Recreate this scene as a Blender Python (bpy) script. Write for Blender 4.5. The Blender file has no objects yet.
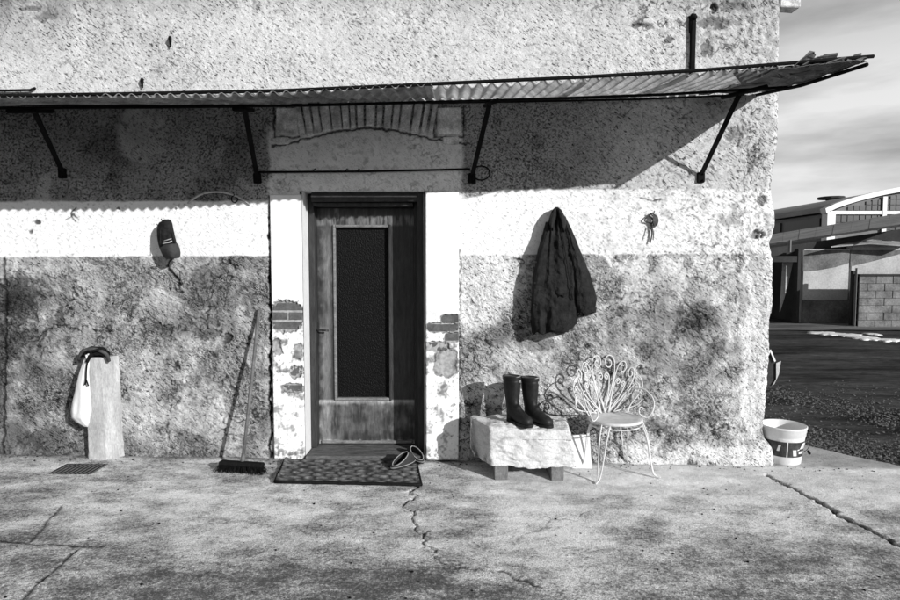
import bpy, bmesh, math, random
import numpy as np
from mathutils import Vector, Matrix, noise as mnoise

random.seed(7)
R = math.radians
scene = bpy.context.scene
C = scene.collection

# ------------------------------------------------------------------ camera
CAM = (0.0, -4.8, 1.56); PITCH = math.atan(35 / 600); FPX = 600.0
cd = bpy.data.cameras.new('camera'); cam = bpy.data.objects.new('camera', cd); C.objects.link(cam)
cam.location = CAM; cam.rotation_euler = (math.pi / 2 - PITCH, 0, 0)
cd.sensor_width = 36; cd.lens = 24; cd.clip_start = 0.05; cd.clip_end = 2000
scene.camera = cam

# ------------------------------------------------------------------ light
SUN = Vector((0.95, -1.0, 0.47)).normalized()            # towards the sun
SUN_EL = math.asin(SUN.z); SUN_AZ = math.atan2(SUN.x, SUN.y)
world = bpy.data.worlds.new('World'); scene.world = world; world.use_nodes = True
wn = world.node_tree.nodes; wl = world.node_tree.links; wn.clear()
out = wn.new('ShaderNodeOutputWorld'); bg = wn.new('ShaderNodeBackground'); bg.inputs['Strength'].default_value = 0.046
sky = wn.new('ShaderNodeTexSky'); sky.sky_type = 'NISHITA'; sky.sun_disc = False
sky.sun_elevation = SUN_EL; sky.sun_rotation = SUN_AZ; sky.dust_density = 2.0
bw = wn.new('ShaderNodeSeparateColor')                    # black and white through a red filter
tc = wn.new('ShaderNodeTexCoord'); mp = wn.new('ShaderNodeMapping')
mp.inputs['Rotation'].default_value = (R(12), R(-14), R(20)); mp.inputs['Scale'].default_value = (2.2, 1.4, 9.0)
nz = wn.new('ShaderNodeTexNoise'); nz.inputs['Scale'].default_value = 1.6; nz.inputs['Detail'].default_value = 7; nz.inputs['Roughness'].default_value = 0.52
rp = wn.new('ShaderNodeValToRGB'); rp.color_ramp.elements[0].position = 0.10; rp.color_ramp.elements[1].position = 0.60
mx = wn.new('ShaderNodeMix'); mx.data_type = 'FLOAT'
mul = wn.new('ShaderNodeMath'); mul.operation = 'MULTIPLY'; mul.inputs[1].default_value = 0.9
wl.new(sky.outputs[0], bw.inputs[0]); wl.new(bw.outputs[0], mul.inputs[0])
wl.new(tc.outputs['Generated'], mp.inputs[0]); wl.new(mp.outputs[0], nz.inputs['Vector']); wl.new(nz.outputs['Fac'], rp.inputs[0])
sep = wn.new('ShaderNodeSeparateXYZ'); hz = wn.new('ShaderNodeMapRange'); hz.interpolation_type = 'SMOOTHSTEP'
for i_, v_ in enumerate((0.20, 0.52, 1.0, 0.05)): hz.inputs[i_ + 1].default_value = v_
wl.new(tc.outputs['Generated'], sep.inputs[0]); wl.new(sep.outputs['Z'], hz.inputs[0])
hm = wn.new('ShaderNodeMath'); hm.operation = 'MULTIPLY'; wl.new(rp.outputs[0], hm.inputs[0]); wl.new(hz.outputs[0], hm.inputs[1])
wl.new(hm.outputs[0], mx.inputs['Factor']); wl.new(mul.outputs[0], mx.inputs['A']); mx.inputs['B'].default_value = 18.0
wl.new(mx.outputs['Result'], bg.inputs['Color']); wl.new(bg.outputs[0], out.inputs[0])
sd = bpy.data.lights.new('sun', 'SUN'); sun = bpy.data.objects.new('sun', sd); C.objects.link(sun)
sd.energy = 5.0; sd.angle = R(0.5); sd.color = (1, 1, 1)
sun.location = (6, -8, 6); sun.rotation_euler = SUN.to_track_quat('Z', 'Y').to_euler()
scene.view_settings.view_transform = 'Standard'; scene.view_settings.look = 'None'
scene.view_settings.gamma = 1.0; scene.view_settings.exposure = 0.0

# ------------------------------------------------------------------ measuring helpers (photo pixel -> metres)
_F = Vector((0, math.cos(PITCH), -math.sin(PITCH))); _U = Vector((0, math.sin(PITCH), math.cos(PITCH)))
def ray(px, py): return _F + Vector((1, 0, 0)) * ((px - 450) / FPX) + _U * (-(py - 300) / FPX)
def P(px, py, d=0.0):                       # point standing d metres in front of the house wall
    r = ray(px, py); t = (-d - CAM[1]) / r.y; return Vector(CAM) + r * t
def gz(x): return -0.0275 - 0.0143 * max(-4.6, min(x, 4.2))
def G(px, py):                              # point on the sloping apron
    r = ray(px, py); z = -0.03
    for _ in range(6):
        t = (z - CAM[2]) / r.z; p = Vector(CAM) + r * t; z = gz(p.x)
    return Vector((p.x, p.y, gz(p.x)))
def uv_of(x, z):                            # wall metres -> survey units (numpy)
    dx, dy, dz = x, 4.8, z - 1.56
    f = dy * math.cos(PITCH) - dz * math.sin(PITCH); u = dy * math.sin(PITCH) + dz * math.cos(PITCH)
    return 450 + 600 * dx / f, 300 - 600 * u / f

# ------------------------------------------------------------------ numpy noise
def perlin(x, y, seed=0):
    rng = np.random.RandomState(seed); perm = rng.permutation(256); perm = np.concatenate([perm, perm])
    ang = rng.rand(256) * 2 * np.pi; gx, gy = np.cos(ang), np.sin(ang)
    x0 = np.floor(x).astype(int); y0 = np.floor(y).astype(int); fx = x - x0; fy = y - y0
    def g(ix, iy, dx, dy):
        h = perm[(perm[ix & 255] + iy) & 255]; return gx[h] * dx + gy[h] * dy
    u = fx ** 3 * (fx * (fx * 6 - 15) + 10); v = fy ** 3 * (fy * (fy * 6 - 15) + 10)
    a = g(x0, y0, fx, fy); b = g(x0 + 1, y0, fx - 1, fy); c = g(x0, y0 + 1, fx, fy - 1); d = g(x0 + 1, y0 + 1, fx - 1, fy - 1)
    return ((a + u * (b - a)) + v * ((c + u * (d - c)) - (a + u * (b - a)))) * 1.5
def fbm(x, y, o=4, seed=0, r=0.5):
    s = 0; a = 1; t = 0
    for i in range(o):
        s = s + a * perlin(x * 2 ** i + 17.3 * i, y * 2 ** i + 5.1 * i, seed + i); t += a; a *= r
    return s / t
def ss(a, b, x):
    t = np.clip((x - a) / (b - a), 0, 1); return t * t * (3 - 2 * t)

# ------------------------------------------------------------------ materials
def node_mat(name, base=None, rough=0.8, var=0.25, scale=6.0, fine=0.2, fscale=90.0, bump=0.3, bscale=90.0, bdist=0.004,
             attr=False, spec=0.3, stretch=None, metal=0.0, coat=0.0, transl=0.0):
    m = bpy.data.materials.new(name); m.use_nodes = True
    n = m.node_tree.nodes; l = m.node_tree.links; n.clear()
    o = n.new('ShaderNodeOutputMaterial'); b = n.new('ShaderNodeBsdfPrincipled'); l.new(b.outputs[0], o.inputs[0])
    b.inputs['Roughness'].default_value = rough; b.inputs['Specular IOR Level'].default_value = spec; b.inputs['Metallic'].default_value = metal
    if coat: b.inputs['Coat Weight'].default_value = coat; b.inputs['Coat Roughness'].default_value = 0.2
    tc = n.new('ShaderNodeTexCoord'); vec = tc.outputs['Object']
    if stretch:
        mp = n.new('ShaderNodeMapping'); mp.inputs['Scale'].default_value = stretch; l.new(vec, mp.inputs[0]); vec = mp.outputs[0]
    def noise(sc, det, ro=0.6):
        t = n.new('ShaderNodeTexNoise'); t.inputs['Scale'].default_value = sc; t.inputs['Detail'].default_value = det; t.inputs['Roughness'].default_value = ro
        l.new(vec, t.inputs['Vector']); return t.outputs['Fac']
    def mr(s, lo, hi, a=0.25, z=0.75):
        t = n.new('ShaderNodeMapRange'); t.inputs[1].default_value = a; t.inputs[2].default_value = z
        t.inputs[3].default_value = lo; t.inputs[4].default_value = hi; l.new(s, t.inputs[0]); return t.outputs[0]
    def mulv(a, c):
        t = n.new('ShaderNodeMath'); t.operation = 'MULTIPLY'
        for i, v in enumerate((a, c)):
            if isinstance(v, (int, float)): t.inputs[i].default_value = v
            else: l.new(v, t.inputs[i])
        return t.outputs[0]
    f = mulv(mr(noise(scale, 6), 1 - var, 1 + var, .3, .7), mr(noise(fscale, 4, .7), 1 - fine, 1 + fine, .3, .7))
    if attr:
        a = n.new('ShaderNodeAttribute'); a.attribute_name = 'Col'; col = mulv(a.outputs['Fac'], f)
    else: col = mulv(f, base)
    l.new(col, b.inputs['Base Color'])
    bp = n.new('ShaderNodeBump'); bp.inputs['Strength'].default_value = bump; bp.inputs['Distance'].default_value = bdist
    l.new(noise(bscale, 6, .65), bp.inputs['Height']); l.new(bp.outputs[0], b.inputs['Normal'])
    if transl:
        ts = n.new('ShaderNodeBsdfTranslucent'); l.new(col, ts.inputs[0]); mxs = n.new('ShaderNodeMixShader'); mxs.inputs[0].default_value = transl
        l.new(b.outputs[0], mxs.inputs[1]); l.new(ts.outputs[0], mxs.inputs[2]); l.new(mxs.outputs[0], o.inputs[0])
    return m

M = {}
def stucco():
    m = bpy.data.materials.new('stucco'); m.use_nodes = True; n = m.node_tree.nodes; l = m.node_tree.links
    b = n['Principled BSDF']; b.inputs['Roughness'].default_value = .95; b.inputs['Specular IOR Level'].default_value = .08
    tc = n.new('ShaderNodeTexCoord')
    def noise(sc, det, ro, st=(1, 1, 1), rot=0.0, dist=0.0):
        mr_ = n.new('ShaderNodeMapping'); mr_.inputs['Rotation'].default_value = (0, rot, 0); l.new(tc.outputs['Object'], mr_.inputs[0])
        mp = n.new('ShaderNodeMapping'); mp.inputs['Scale'].default_value = st; l.new(mr_.outputs[0], mp.inputs[0])
        t = n.new('ShaderNodeTexNoise'); t.inputs['Scale'].default_value = sc; t.inputs['Detail'].default_value = det; t.inputs['Roughness'].default_value = ro; t.inputs['Distortion'].default_value = dist
        l.new(mp.outputs[0], t.inputs['Vector']); return t.outputs['Fac']
    def mr(s, a, z, lo, hi):
        t = n.new('ShaderNodeMapRange'); t.interpolation_type = 'SMOOTHSTEP'
        for i, v in enumerate((a, z, lo, hi)): t.inputs[i + 1].default_value = v
        l.new(s, t.inputs[0]); return t.outputs[0]
    def op(o, a, c):
        t = n.new('ShaderNodeMath'); t.operation = o
        for i, v in enumerate((a, c)):
            if isinstance(v, (int, float)): t.inputs[i].default_value = v
            else: l.new(v, t.inputs[i])
        return t.outputs[0]
    def attr(nm):
        a = n.new('ShaderNodeAttribute'); a.attribute_name = nm; return a.outputs['Fac']
    ROT = R(-38)
    rough, smooth = attr('rough'), attr('smooth')
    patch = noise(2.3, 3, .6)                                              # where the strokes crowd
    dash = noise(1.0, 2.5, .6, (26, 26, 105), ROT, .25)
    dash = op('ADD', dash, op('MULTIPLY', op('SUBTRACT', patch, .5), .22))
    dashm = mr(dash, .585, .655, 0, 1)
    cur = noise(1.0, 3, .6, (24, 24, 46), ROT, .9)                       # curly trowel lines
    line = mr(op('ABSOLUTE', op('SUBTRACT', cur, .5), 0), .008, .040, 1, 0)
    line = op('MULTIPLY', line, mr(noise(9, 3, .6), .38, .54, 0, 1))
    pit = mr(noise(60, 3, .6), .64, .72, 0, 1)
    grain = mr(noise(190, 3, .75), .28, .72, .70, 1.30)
    dk = op('MULTIPLY', op('MULTIPLY', op('SUBTRACT', 1, op('MULTIPLY', dashm, op('MULTIPLY', .85, op('SUBTRACT', 1, smooth)))), op('SUBTRACT', 1, op('MULTIPLY', op('MULTIPLY', line, rough), .85))), op('SUBTRACT', 1, op('MULTIPLY', pit, op('MULTIPLY', .7, op('SUBTRACT', 1, smooth)))))  # dashes and pits: collected dirt, with their shade also in the colour
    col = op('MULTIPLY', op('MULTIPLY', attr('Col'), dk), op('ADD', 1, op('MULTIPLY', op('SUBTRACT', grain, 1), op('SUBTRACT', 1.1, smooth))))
    l.new(col, b.inputs['Base Color'])
    rel = op('ADD', op('MULTIPLY', cur, op('ADD', .25, op('MULTIPLY', rough, 1.6))), op('MULTIPLY', noise(1.0, 5, .7, (48, 48, 80), ROT), op('ADD', .3, op('MULTIPLY', rough, .9))))
    rel = op('SUBTRACT', rel, op('ADD', op('MULTIPLY', dashm, .5), op('MULTIPLY', pit, .4)))
    rel = op('MULTIPLY', rel, op('SUBTRACT', 1.15, smooth))
    bp = n.new('ShaderNodeBump'); bp.inputs['Strength'].default_value = 1.0; bp.inputs['Distance'].default_value = .016
    l.new(rel, bp.inputs['Height']); l.new(bp.outputs[0], b.inputs['Normal']); return m
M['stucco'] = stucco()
M['plaster'] = node_mat('plaster', attr=True, rough=0.9, var=0.05, scale=7, fine=0.07, fscale=110, bump=0.3, bscale=90, bdist=0.003, spec=0.15)
M['plain_wall'] = node_mat('plain_wall', 0.45, 0.95, 0.2, 3, 0.25, 80, 0.6, 70, 0.008, spec=0.1)
M['brick'] = node_mat('brick', 0.10, 0.9, 0.35, 12, 0.3, 110, 0.6, 90, 0.004)
M['arch_stone'] = node_mat('arch_stone', 0.60, 0.95, 0.5, 14, 0.35, 110, 0.9, 90, 0.006, spec=0.1)
M['iron'] = node_mat('iron', 0.008, 0.8, 0.4, 10, 0.3, 120, 0.5, 140, 0.002, spec=.06)
M['door_wood'] = node_mat('door_wood', attr=True, rough=0.55, var=0.25, scale=9, fine=0.3, fscale=40, bump=0.3, bscale=40, bdist=0.002, stretch=(3, 3, 0.6))
M['frame_wood'] = node_mat('frame_wood', 0.030, 0.6, 0.5, 8, 0.35, 40, 0.4, 40, 0.002, stretch=(3, 3, 0.5))
M['door_light'] = node_mat('door_light', 0.17, 0.6, 0.4, 14, 0.4, 60, 0.4, 60, 0.002, stretch=(1, 3, 3))
M['metal_dark'] = node_mat('metal_dark', 0.05, 0.4, 0.3, 10, 0.2, 80, 0.2, 120, 0.001, metal=0.8)
M['fibreglass'] = node_mat('fibreglass', 0.66, 0.5, 0.3, 5, 0.25, 70, 0.3, 70, 0.002, transl=0.62)
M['fibreglass_dirty'] = node_mat('fibreglass_dirty', 0.34, 0.6, 0.6, 4, 0.4, 60, 0.3, 70, 0.002, transl=0.5)
M['old_sheet'] = node_mat('old_sheet', 0.07, 0.6, 0.5, 8, 0.3, 60, 0.4, 60, 0.004)
M['denim'] = node_mat('denim', 0.016, 0.62, 0.6, 12, 0.35, 160, 1.0, 42, 0.016, spec=.10)
M['lining'] = node_mat('lining', 0.006, 0.9, 0.3, 9, 0.2, 160, 0.4, 200, 0.002)
M['cap_cloth'] = node_mat('cap_cloth', 0.020, 0.85, 0.5, 30, 0.3, 250, 1.0, 45, 0.012, spec=.08)
M['cap_peak'] = node_mat('cap_peak', 0.04, 0.8, 0.35, 25, 0.3, 250, 0.5, 300, 0.002)
M['cap_pale'] = node_mat('cap_pale', 0.4, 0.85, 0.2, 25, 0.2, 250, 0.3, 300, 0.001)
M['bag'] = node_mat('bag', 0.78, 0.6, 0.06, 10, 0.04, 100, 0.35, 18, 0.012)
M['rubber'] = node_mat('rubber', 0.012, 0.52, 0.6, 9, 0.4, 70, 0.4, 35, 0.005, spec=0.22)
M['rubber_fold'] = node_mat('rubber_fold', 0.32, 0.7, 0.3, 20, 0.2, 90, 0.3, 90, 0.002)
M['clog'] = node_mat('clog', 0.03, 0.6, 0.3, 18, 0.2, 90, 0.3, 90, 0.002)
M['clog_rim'] = node_mat('clog_rim', 0.26, 0.7, 0.3, 18, 0.2, 90, 0.3, 90, 0.002)
M['white_iron'] = node_mat('white_iron', 0.58, 0.5, 0.15, 20, 0.15, 120, 0.2, 150, 0.001)
M['timber'] = node_mat('timber', 0.15, 0.85, 0.35, 14, 0.3, 70, 0.5, 70, 0.004, stretch=(2, 2, 1))
M['sill_wood'] = node_mat('sill_wood', 0.10, 0.85, 0.5, 14, 0.4, 70, 0.5, 70, 0.004, stretch=(.6, 2, 2))
M['broom_wood'] = node_mat('broom_wood', 0.12, 0.7, 0.4, 9, 0.3, 90, 0.3, 90, 0.002)
M['bristle'] = node_mat('bristle', 0.012, 0.9, 0.4, 40, 0.4, 200, 0.8, 200, 0.004, stretch=(3, 3, 0.5), spec=.05)
M['mat_weave'] = node_mat('mat_weave', attr=True, rough=0.95, var=0.2, scale=20, fine=0.3, fscale=160, bump=0.7, bscale=160, bdist=0.004)
M['bucket'] = node_mat('bucket', 0.74, 0.45, 0.06, 12, 0.05, 90, 0.1, 60, 0.001, spec=0.4)
M['print'] = node_mat('print', 0.045, 0.5, 0.6, 22, 0.4, 60, 0.1, 60, 0.001)
M['print_white'] = node_mat('print_white', 0.7, 0.5, 0.1, 22, 0.1, 60, 0.1, 60, 0.001)
M['twine'] = node_mat('twine', 0.06, 0.9, 0.4, 30, 0.3, 120, 0.4, 150, 0.002)
M['hole'] = node_mat('hole', 0.008, 0.95, 0.2, 30, 0.1, 120, 0.2, 100, 0.001)  # near-black: darkness inside the drain and the shed put into the colour
M['white_board'] = node_mat('white_board', 0.68, 0.8, 0.08, 9, 0.08, 80, 0.2, 80, 0.002)
M['asphalt'] = node_mat('asphalt', 0.045, 0.8, 1.1, 1.6, 0.8, 22, 1.0, 36, 0.03, stretch=(0.30, 1.3, 1.0), spec=.15)
M['pebble'] = node_mat('pebble', 0.09, 0.9, 0.9, 23, 0.2, 80, 0.3, 90, 0.004)
M['snow'] = node_mat('snow', 0.85, 0.7, 0.05, 6, 0.05, 50, 0.4, 25, 0.02)
M['shed_wall'] = node_mat('shed_wall', 0.40, 0.95, 0.3, 1.1, 0.2, 20, 0.3, 14, 0.02)
M['shed_stain'] = node_mat('shed_stain', 0.13, 0.95, 0.6, 2.0, 0.3, 20, 0.3, 14, 0.02)
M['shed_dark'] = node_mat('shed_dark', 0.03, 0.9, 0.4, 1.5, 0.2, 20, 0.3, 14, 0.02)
M['block'] = node_mat('block', 0.16, 0.95, 0.5, 3.2, 0.35, 20, 0.5, 14, 0.02)
M['shed_roof'] = node_mat('shed_roof', 0.26, 0.9, 0.35, 1.2, 0.25, 15, 0.3, 12, 0.02)
M['barrel_roof'] = node_mat('barrel_roof', 0.30, 0.75, 0.2, 0.4, 0.15, 6, 0.2, 8, 0.02)
M['white_fascia'] = node_mat('white_fascia', 0.8, 0.7, 0.08, 1, 0.05, 12, 0.1, 10, 0.01)
M['glass_dark'] = node_mat('glass_dark', 0.010, 0.35, 0.4, 1.5, 0.2, 8, 0.1, 8, 0.01, spec=0.5)
M['mullion'] = node_mat('mullion', 0.16, 0.7, 0.2, 2, 0.1, 12, 0.1, 10, 0.01)

# stone block with pits
M['limestone'] = node_mat('limestone', attr=True, rough=0.95, var=0.12, scale=9, fine=0.22, fscale=90, bump=0.8, bscale=60, bdist=0.01, spec=0.1)

# patterned glass of the door
def door_glass():
    m = bpy.data.materials.new('patterned_glass'); m.use_nodes = True; n = m.node_tree.nodes; l = m.node_tree.links
    b = n['Principled BSDF']; b.inputs['Base Color'].default_value = (.006, .006, .006, 1); b.inputs['Roughness'].default_value = .38; b.inputs['Specular IOR Level'].default_value = .07
    tc = n.new('ShaderNodeTexCoord'); mp = n.new('ShaderNodeMapping'); mp.inputs['Scale'].default_value = (110, 110, 55); l.new(tc.outputs['Object'], mp.inputs[0])
    v = n.new('ShaderNodeTexNoise'); v.inputs['Scale'].default_value = 1.0; v.inputs['Detail'].default_value = 3; l.new(mp.outputs[0], v.inputs['Vector'])
    bp = n.new('ShaderNodeBump'); bp.inputs['Strength'].default_value = .8; bp.inputs['Distance'].default_value = .012
    l.new(v.outputs['Fac'], bp.inputs['Height']); l.new(bp.outputs[0], b.inputs['Normal']); return m
M['door_glass'] = door_glass()

# worn concrete of the yard: colour wholly from world position; cracks come as a mesh attribute
def concrete():
    m = bpy.data.materials.new('concrete'); m.use_nodes = True; n = m.node_tree.nodes; l = m.node_tree.links
    b = n['Principled BSDF']; b.inputs['Roughness'].default_value = .9; b.inputs['Specular IOR Level'].default_value = .15
    tc = n.new('ShaderNodeTexCoord'); obj = tc.outputs['Object']
    def noise(sc, det, ro, st=(1, 1, 1), rot=0.0):
        mp = n.new('ShaderNodeMapping'); mp.inputs['Scale'].default_value = st; mp.inputs['Rotation'].default_value = (0, 0, rot); l.new(obj, mp.inputs[0])
        t = n.new('ShaderNodeTexNoise'); t.inputs['Scale'].default_value = sc; t.inputs['Detail'].default_value = det; t.inputs['Roughness'].default_value = ro
        l.new(mp.outputs[0], t.inputs['Vector']); return t.outputs['Fac']
    def mr(s, a, z, lo, hi):
        t = n.new('ShaderNodeMapRange'); t.interpolation_type = 'SMOOTHSTEP'
        for i, v in enumerate((a, z, lo, hi)): t.inputs[i + 1].default_value = v
        l.new(s, t.inputs[0]); return t.outputs[0]
    def mul(a, c):
        t = n.new('ShaderNodeMath'); t.operation = 'MULTIPLY'
        for i, v in enumerate((a, c)):
            if isinstance(v, (int, float)): t.inputs[i].default_value = v
            else: l.new(v, t.inputs[i])
        return t.outputs[0]
    def sub(a, c):
        t = n.new('ShaderNodeMath'); t.operation = 'SUBTRACT'
        for i, v in enumerate((a, c)):
            if isinstance(v, (int, float)): t.inputs[i].default_value = v
            else: l.new(v, t.inputs[i])
        return t.outputs[0]
    def add(a, c):
        t = n.new('ShaderNodeMath'); t.operation = 'ADD'
        for i, v in enumerate((a, c)):
            if isinstance(v, (int, float)): t.inputs[i].default_value = v
            else: l.new(v, t.inputs[i])
        return t.outputs[0]
    dirt = n.new('ShaderNodeAttribute'); dirt.attribute_name = 'dirt'
    wear = n.new('ShaderNodeAttribute'); wear.attribute_name = 'wear'
    big = noise(0.9, 6, .62, (.8, 1.2, 1), R(-30)); mid = noise(4.5, 7, .68, (.75, 1.35, 1), R(-35))
    mod = add(add(mul(sub(big, .5), .26), mul(sub(mid, .5), .38)), mul(wear.outputs['Fac'], .19))
    s1 = mr(add(noise(46, 7, .82), mod), .48, .66, 1.0, .32)
    s2 = mr(add(noise(120, 5, .8), mul(mod, .8)), .46, .60, 1.0, .45)
    s3 = mr(noise(26, 4, .7), .66, .72, 1.0, .25)
    tone = mr(add(big, mul(sub(mid, .5), .9)), .30, .68, 1.12, .70)
    grain = mr(noise(200, 4, .8), .32, .68, .70, 1.30)
    inv = n.new('ShaderNodeMath'); inv.operation = 'SUBTRACT'; inv.inputs[0].default_value = 1.0; l.new(dirt.outputs['Fac'], inv.inputs[1])
    col = mul(mul(mul(mul(mul(mul(tone, s1), s2), s3), grain), inv.outputs[0]), 0.88)
    l.new(col, b.inputs['Base Color'])
    bp = n.new('ShaderNodeBump'); bp.inputs['Strength'].default_value = 1.0; bp.inputs['Distance'].default_value = .010
    l.new(noise(90, 6, .75), bp.inputs['Height']); l.new(bp.outputs[0], b.inputs['Normal']); return m
M['concrete'] = concrete()

# ------------------------------------------------------------------ object helpers
WLOC = {}
def tag(o, label=None, cat=None, group=None, kind=None):
    if label: o['label'] = label
    if cat: o['category'] = cat
    if group: o['group'] = group
    if kind: o['kind'] = kind
    return o
def thing(name, loc, label, cat, group=None):
    o = bpy.data.objects.new(name, None); C.objects.link(o); o.location = loc; o.empty_display_size = 0.1
    WLOC[o] = Vector(loc); return tag(o, label, cat, group)
def link(name, me, mat, parent=None, loc=None):
    o = bpy.data.objects.new(name, me); C.objects.link(o)
    if mat is not None: me.materials.append(M[mat] if isinstance(mat, str) else mat)
    if parent is not None:
        o.parent = parent; WLOC[o] = WLOC[parent]
    return o
class MB:
    def __init__(s): s.v = []; s.f = []
    def add(s, vs, fs):
        k = len(s.v); s.v += [tuple(v) for v in vs]; s.f += [tuple(i + k for i in f) for f in fs]; return s
    def box(s, lo, hi, bev=0.0, jit=0.0, mat=None):
        bm = bmesh.new(); bmesh.ops.create_cube(bm, size=1)
        lo = Vector(lo); hi = Vector(hi)
        for v in bm.verts: v.co = Vector([(lo[i] + hi[i]) / 2 + v.co[i] * (hi[i] - lo[i]) for i in range(3)])
        if bev: bmesh.ops.bevel(bm, geom=list(bm.edges), offset=bev, segments=1, affect='EDGES')
        if jit:
            for v in bm.verts: v.co += Vector((random.uniform(-jit, jit), random.uniform(-jit, jit), random.uniform(-jit, jit)))
        bm.verts.index_update()
        vs = [(mat @ v.co) if mat else v.co.copy() for v in bm.verts]
        s.add(vs, [[v.index for v in f.verts] for f in bm.faces]); bm.free(); return s
    def loft(s, rings, cap=True, closed=True):
        n = len(rings[0]); k = len(s.v)
        for r in rings: s.v += [tuple(p) for p in r]
        for i in range(len(rings) - 1):
            for j in range(n if closed else n - 1):
                a = k + i * n + j; b = k + i * n + (j + 1) % n
                s.f.append((a, b, b + n, a + n))
        if cap:
            s.f.append(tuple(k + j for j in range(n))[::-1]); e = k + (len(rings) - 1) * n; s.f.append(tuple(e + j for j in range(n)))
        return s
    def tube(s, pts, r, n=7, cap=True, sub=0):
        pts = [Vector(p) for p in pts]
        if sub: pts = catmull(pts, sub)
        rings = []; up = None
        for i, p in enumerate(pts):
            t = (pts[min(i + 1, len(pts) - 1)] - pts[max(i - 1, 0)]).normalized()
            if up is None:
                up = Vector((0, 0, 1)) if abs(t.z) < .9 else Vector((1, 0, 0))
            x = t.cross(up)
            if x.length < 1e-6: x = t.orthogonal()
            x.normalize(); y = t.cross(x).normalized(); up = -y if False else x.cross(t)
            rr = r[i] if isinstance(r, (list, tuple)) and not sub else (r if not isinstance(r, (list, tuple)) else r[0] + (r[-1] - r[0]) * i / (len(pts) - 1))
            rings.append([p + (x * math.cos(a) + y * math.sin(a)) * rr for a in [2 * math.pi * j / n for j in range(n)]])
        return s.loft(rings, cap)
    def build(s, name, mat, parent=None, smooth=False, fixn=True):
        off = WLOC[parent] if parent is not None else Vector((0, 0, 0))
        me = bpy.data.meshes.new(name); me.from_pydata([(v[0] - off.x, v[1] - off.y, v[2] - off.z) for v in s.v], [], s.f)
        if fixn:
            bm = bmesh.new(); bm.from_mesh(me); bmesh.ops.recalc_face_normals(bm, faces=bm.faces); bm.to_mesh(me); bm.free()
        if smooth: me.polygons.foreach_set('use_smooth', [True] * len(me.polygons))
        me.update(); return link(name, me, mat, parent)
def catmull(p, k):
    out = []
    q = [p[0] * 2 - p[1]] + list(p) + [p[-1] * 2 - p[-2]]
    for i in range(1, len(q) - 2):
        a, b, c, d = q[i - 1], q[i], q[i + 1], q[i + 2]
        for j in range(k):
            t = j / k; out.append(0.5 * ((2 * b) + (c - a) * t + (2 * a - 5 * b + 4 * c - d) * t * t + (3 * b - a - 3 * c + d) * t ** 3))
    out.append(p[-1]); return out
def grid_mesh(name, X, Y, Z, mat, parent=None, col=None, keep=None, attr='Col', smooth=True):
    """rectangular array of points -> one mesh, with an optional float colour per vertex and a face mask"""
    h, w = X.shape; off = WLOC[parent] if parent is not None else Vector((0, 0, 0))
    co = np.stack([X - off.x, Y - off.y, Z - off.z], -1).reshape(-1, 3).astype(np.float32)
    idx = np.arange(h * w).reshape(h, w)
    q = np.stack([idx[:-1, :-1], idx[:-1, 1:], idx[1:, 1:], idx[1:, :-1]], -1)
    q = q[keep] if keep is not None else q.reshape(-1, 4)
    me = bpy.data.meshes.new(name); me.vertices.add(len(co)); me.vertices.foreach_set('co', co.ravel())
    me.loops.add(q.size); me.loops.foreach_set('vertex_index', q.ravel().astype(np.int32))
    me.polygons.add(len(q)); me.polygons.foreach_set('loop_start', (np.arange(len(q)) * 4).astype(np.int32))
    me.polygons.foreach_set('use_smooth', np.full(len(q), smooth))
    if col is not None:
        a = me.attributes.new(attr, 'FLOAT', 'POINT'); a.data.foreach_set('value', col.ravel().astype(np.float32))
    me.update(calc_edges=True); return link(name, me, mat, parent)

# ================================================================== GROUND
ROADZ = -0.105
gm = MB(); gm.add([(-300, -300, ROADZ - .012), (300, -300, ROADZ - .012), (300, 400, ROADZ - .012), (-300, 400, ROADZ - .012)], [(0, 1, 2, 3)])
tag(gm.build('ground', 'asphalt'), 'dark earth and asphalt stretching to the horizon', kind='structure')
# the yard road beyond the apron: slightly uneven wet asphalt
nx, ny = 260, 220
xs = np.linspace(1.5, 34, nx); ys = np.linspace(-7, 26, ny); X, Y = np.meshgrid(xs, ys)
Z = ROADZ + .02 * fbm(X * .8, Y * .8, 4, 3) * ss(0, 2, Y + 7)
tag(grid_mesh('road', X, Y, Z, 'asphalt'), 'dark wet asphalt yard road past the house', kind='structure')

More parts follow.
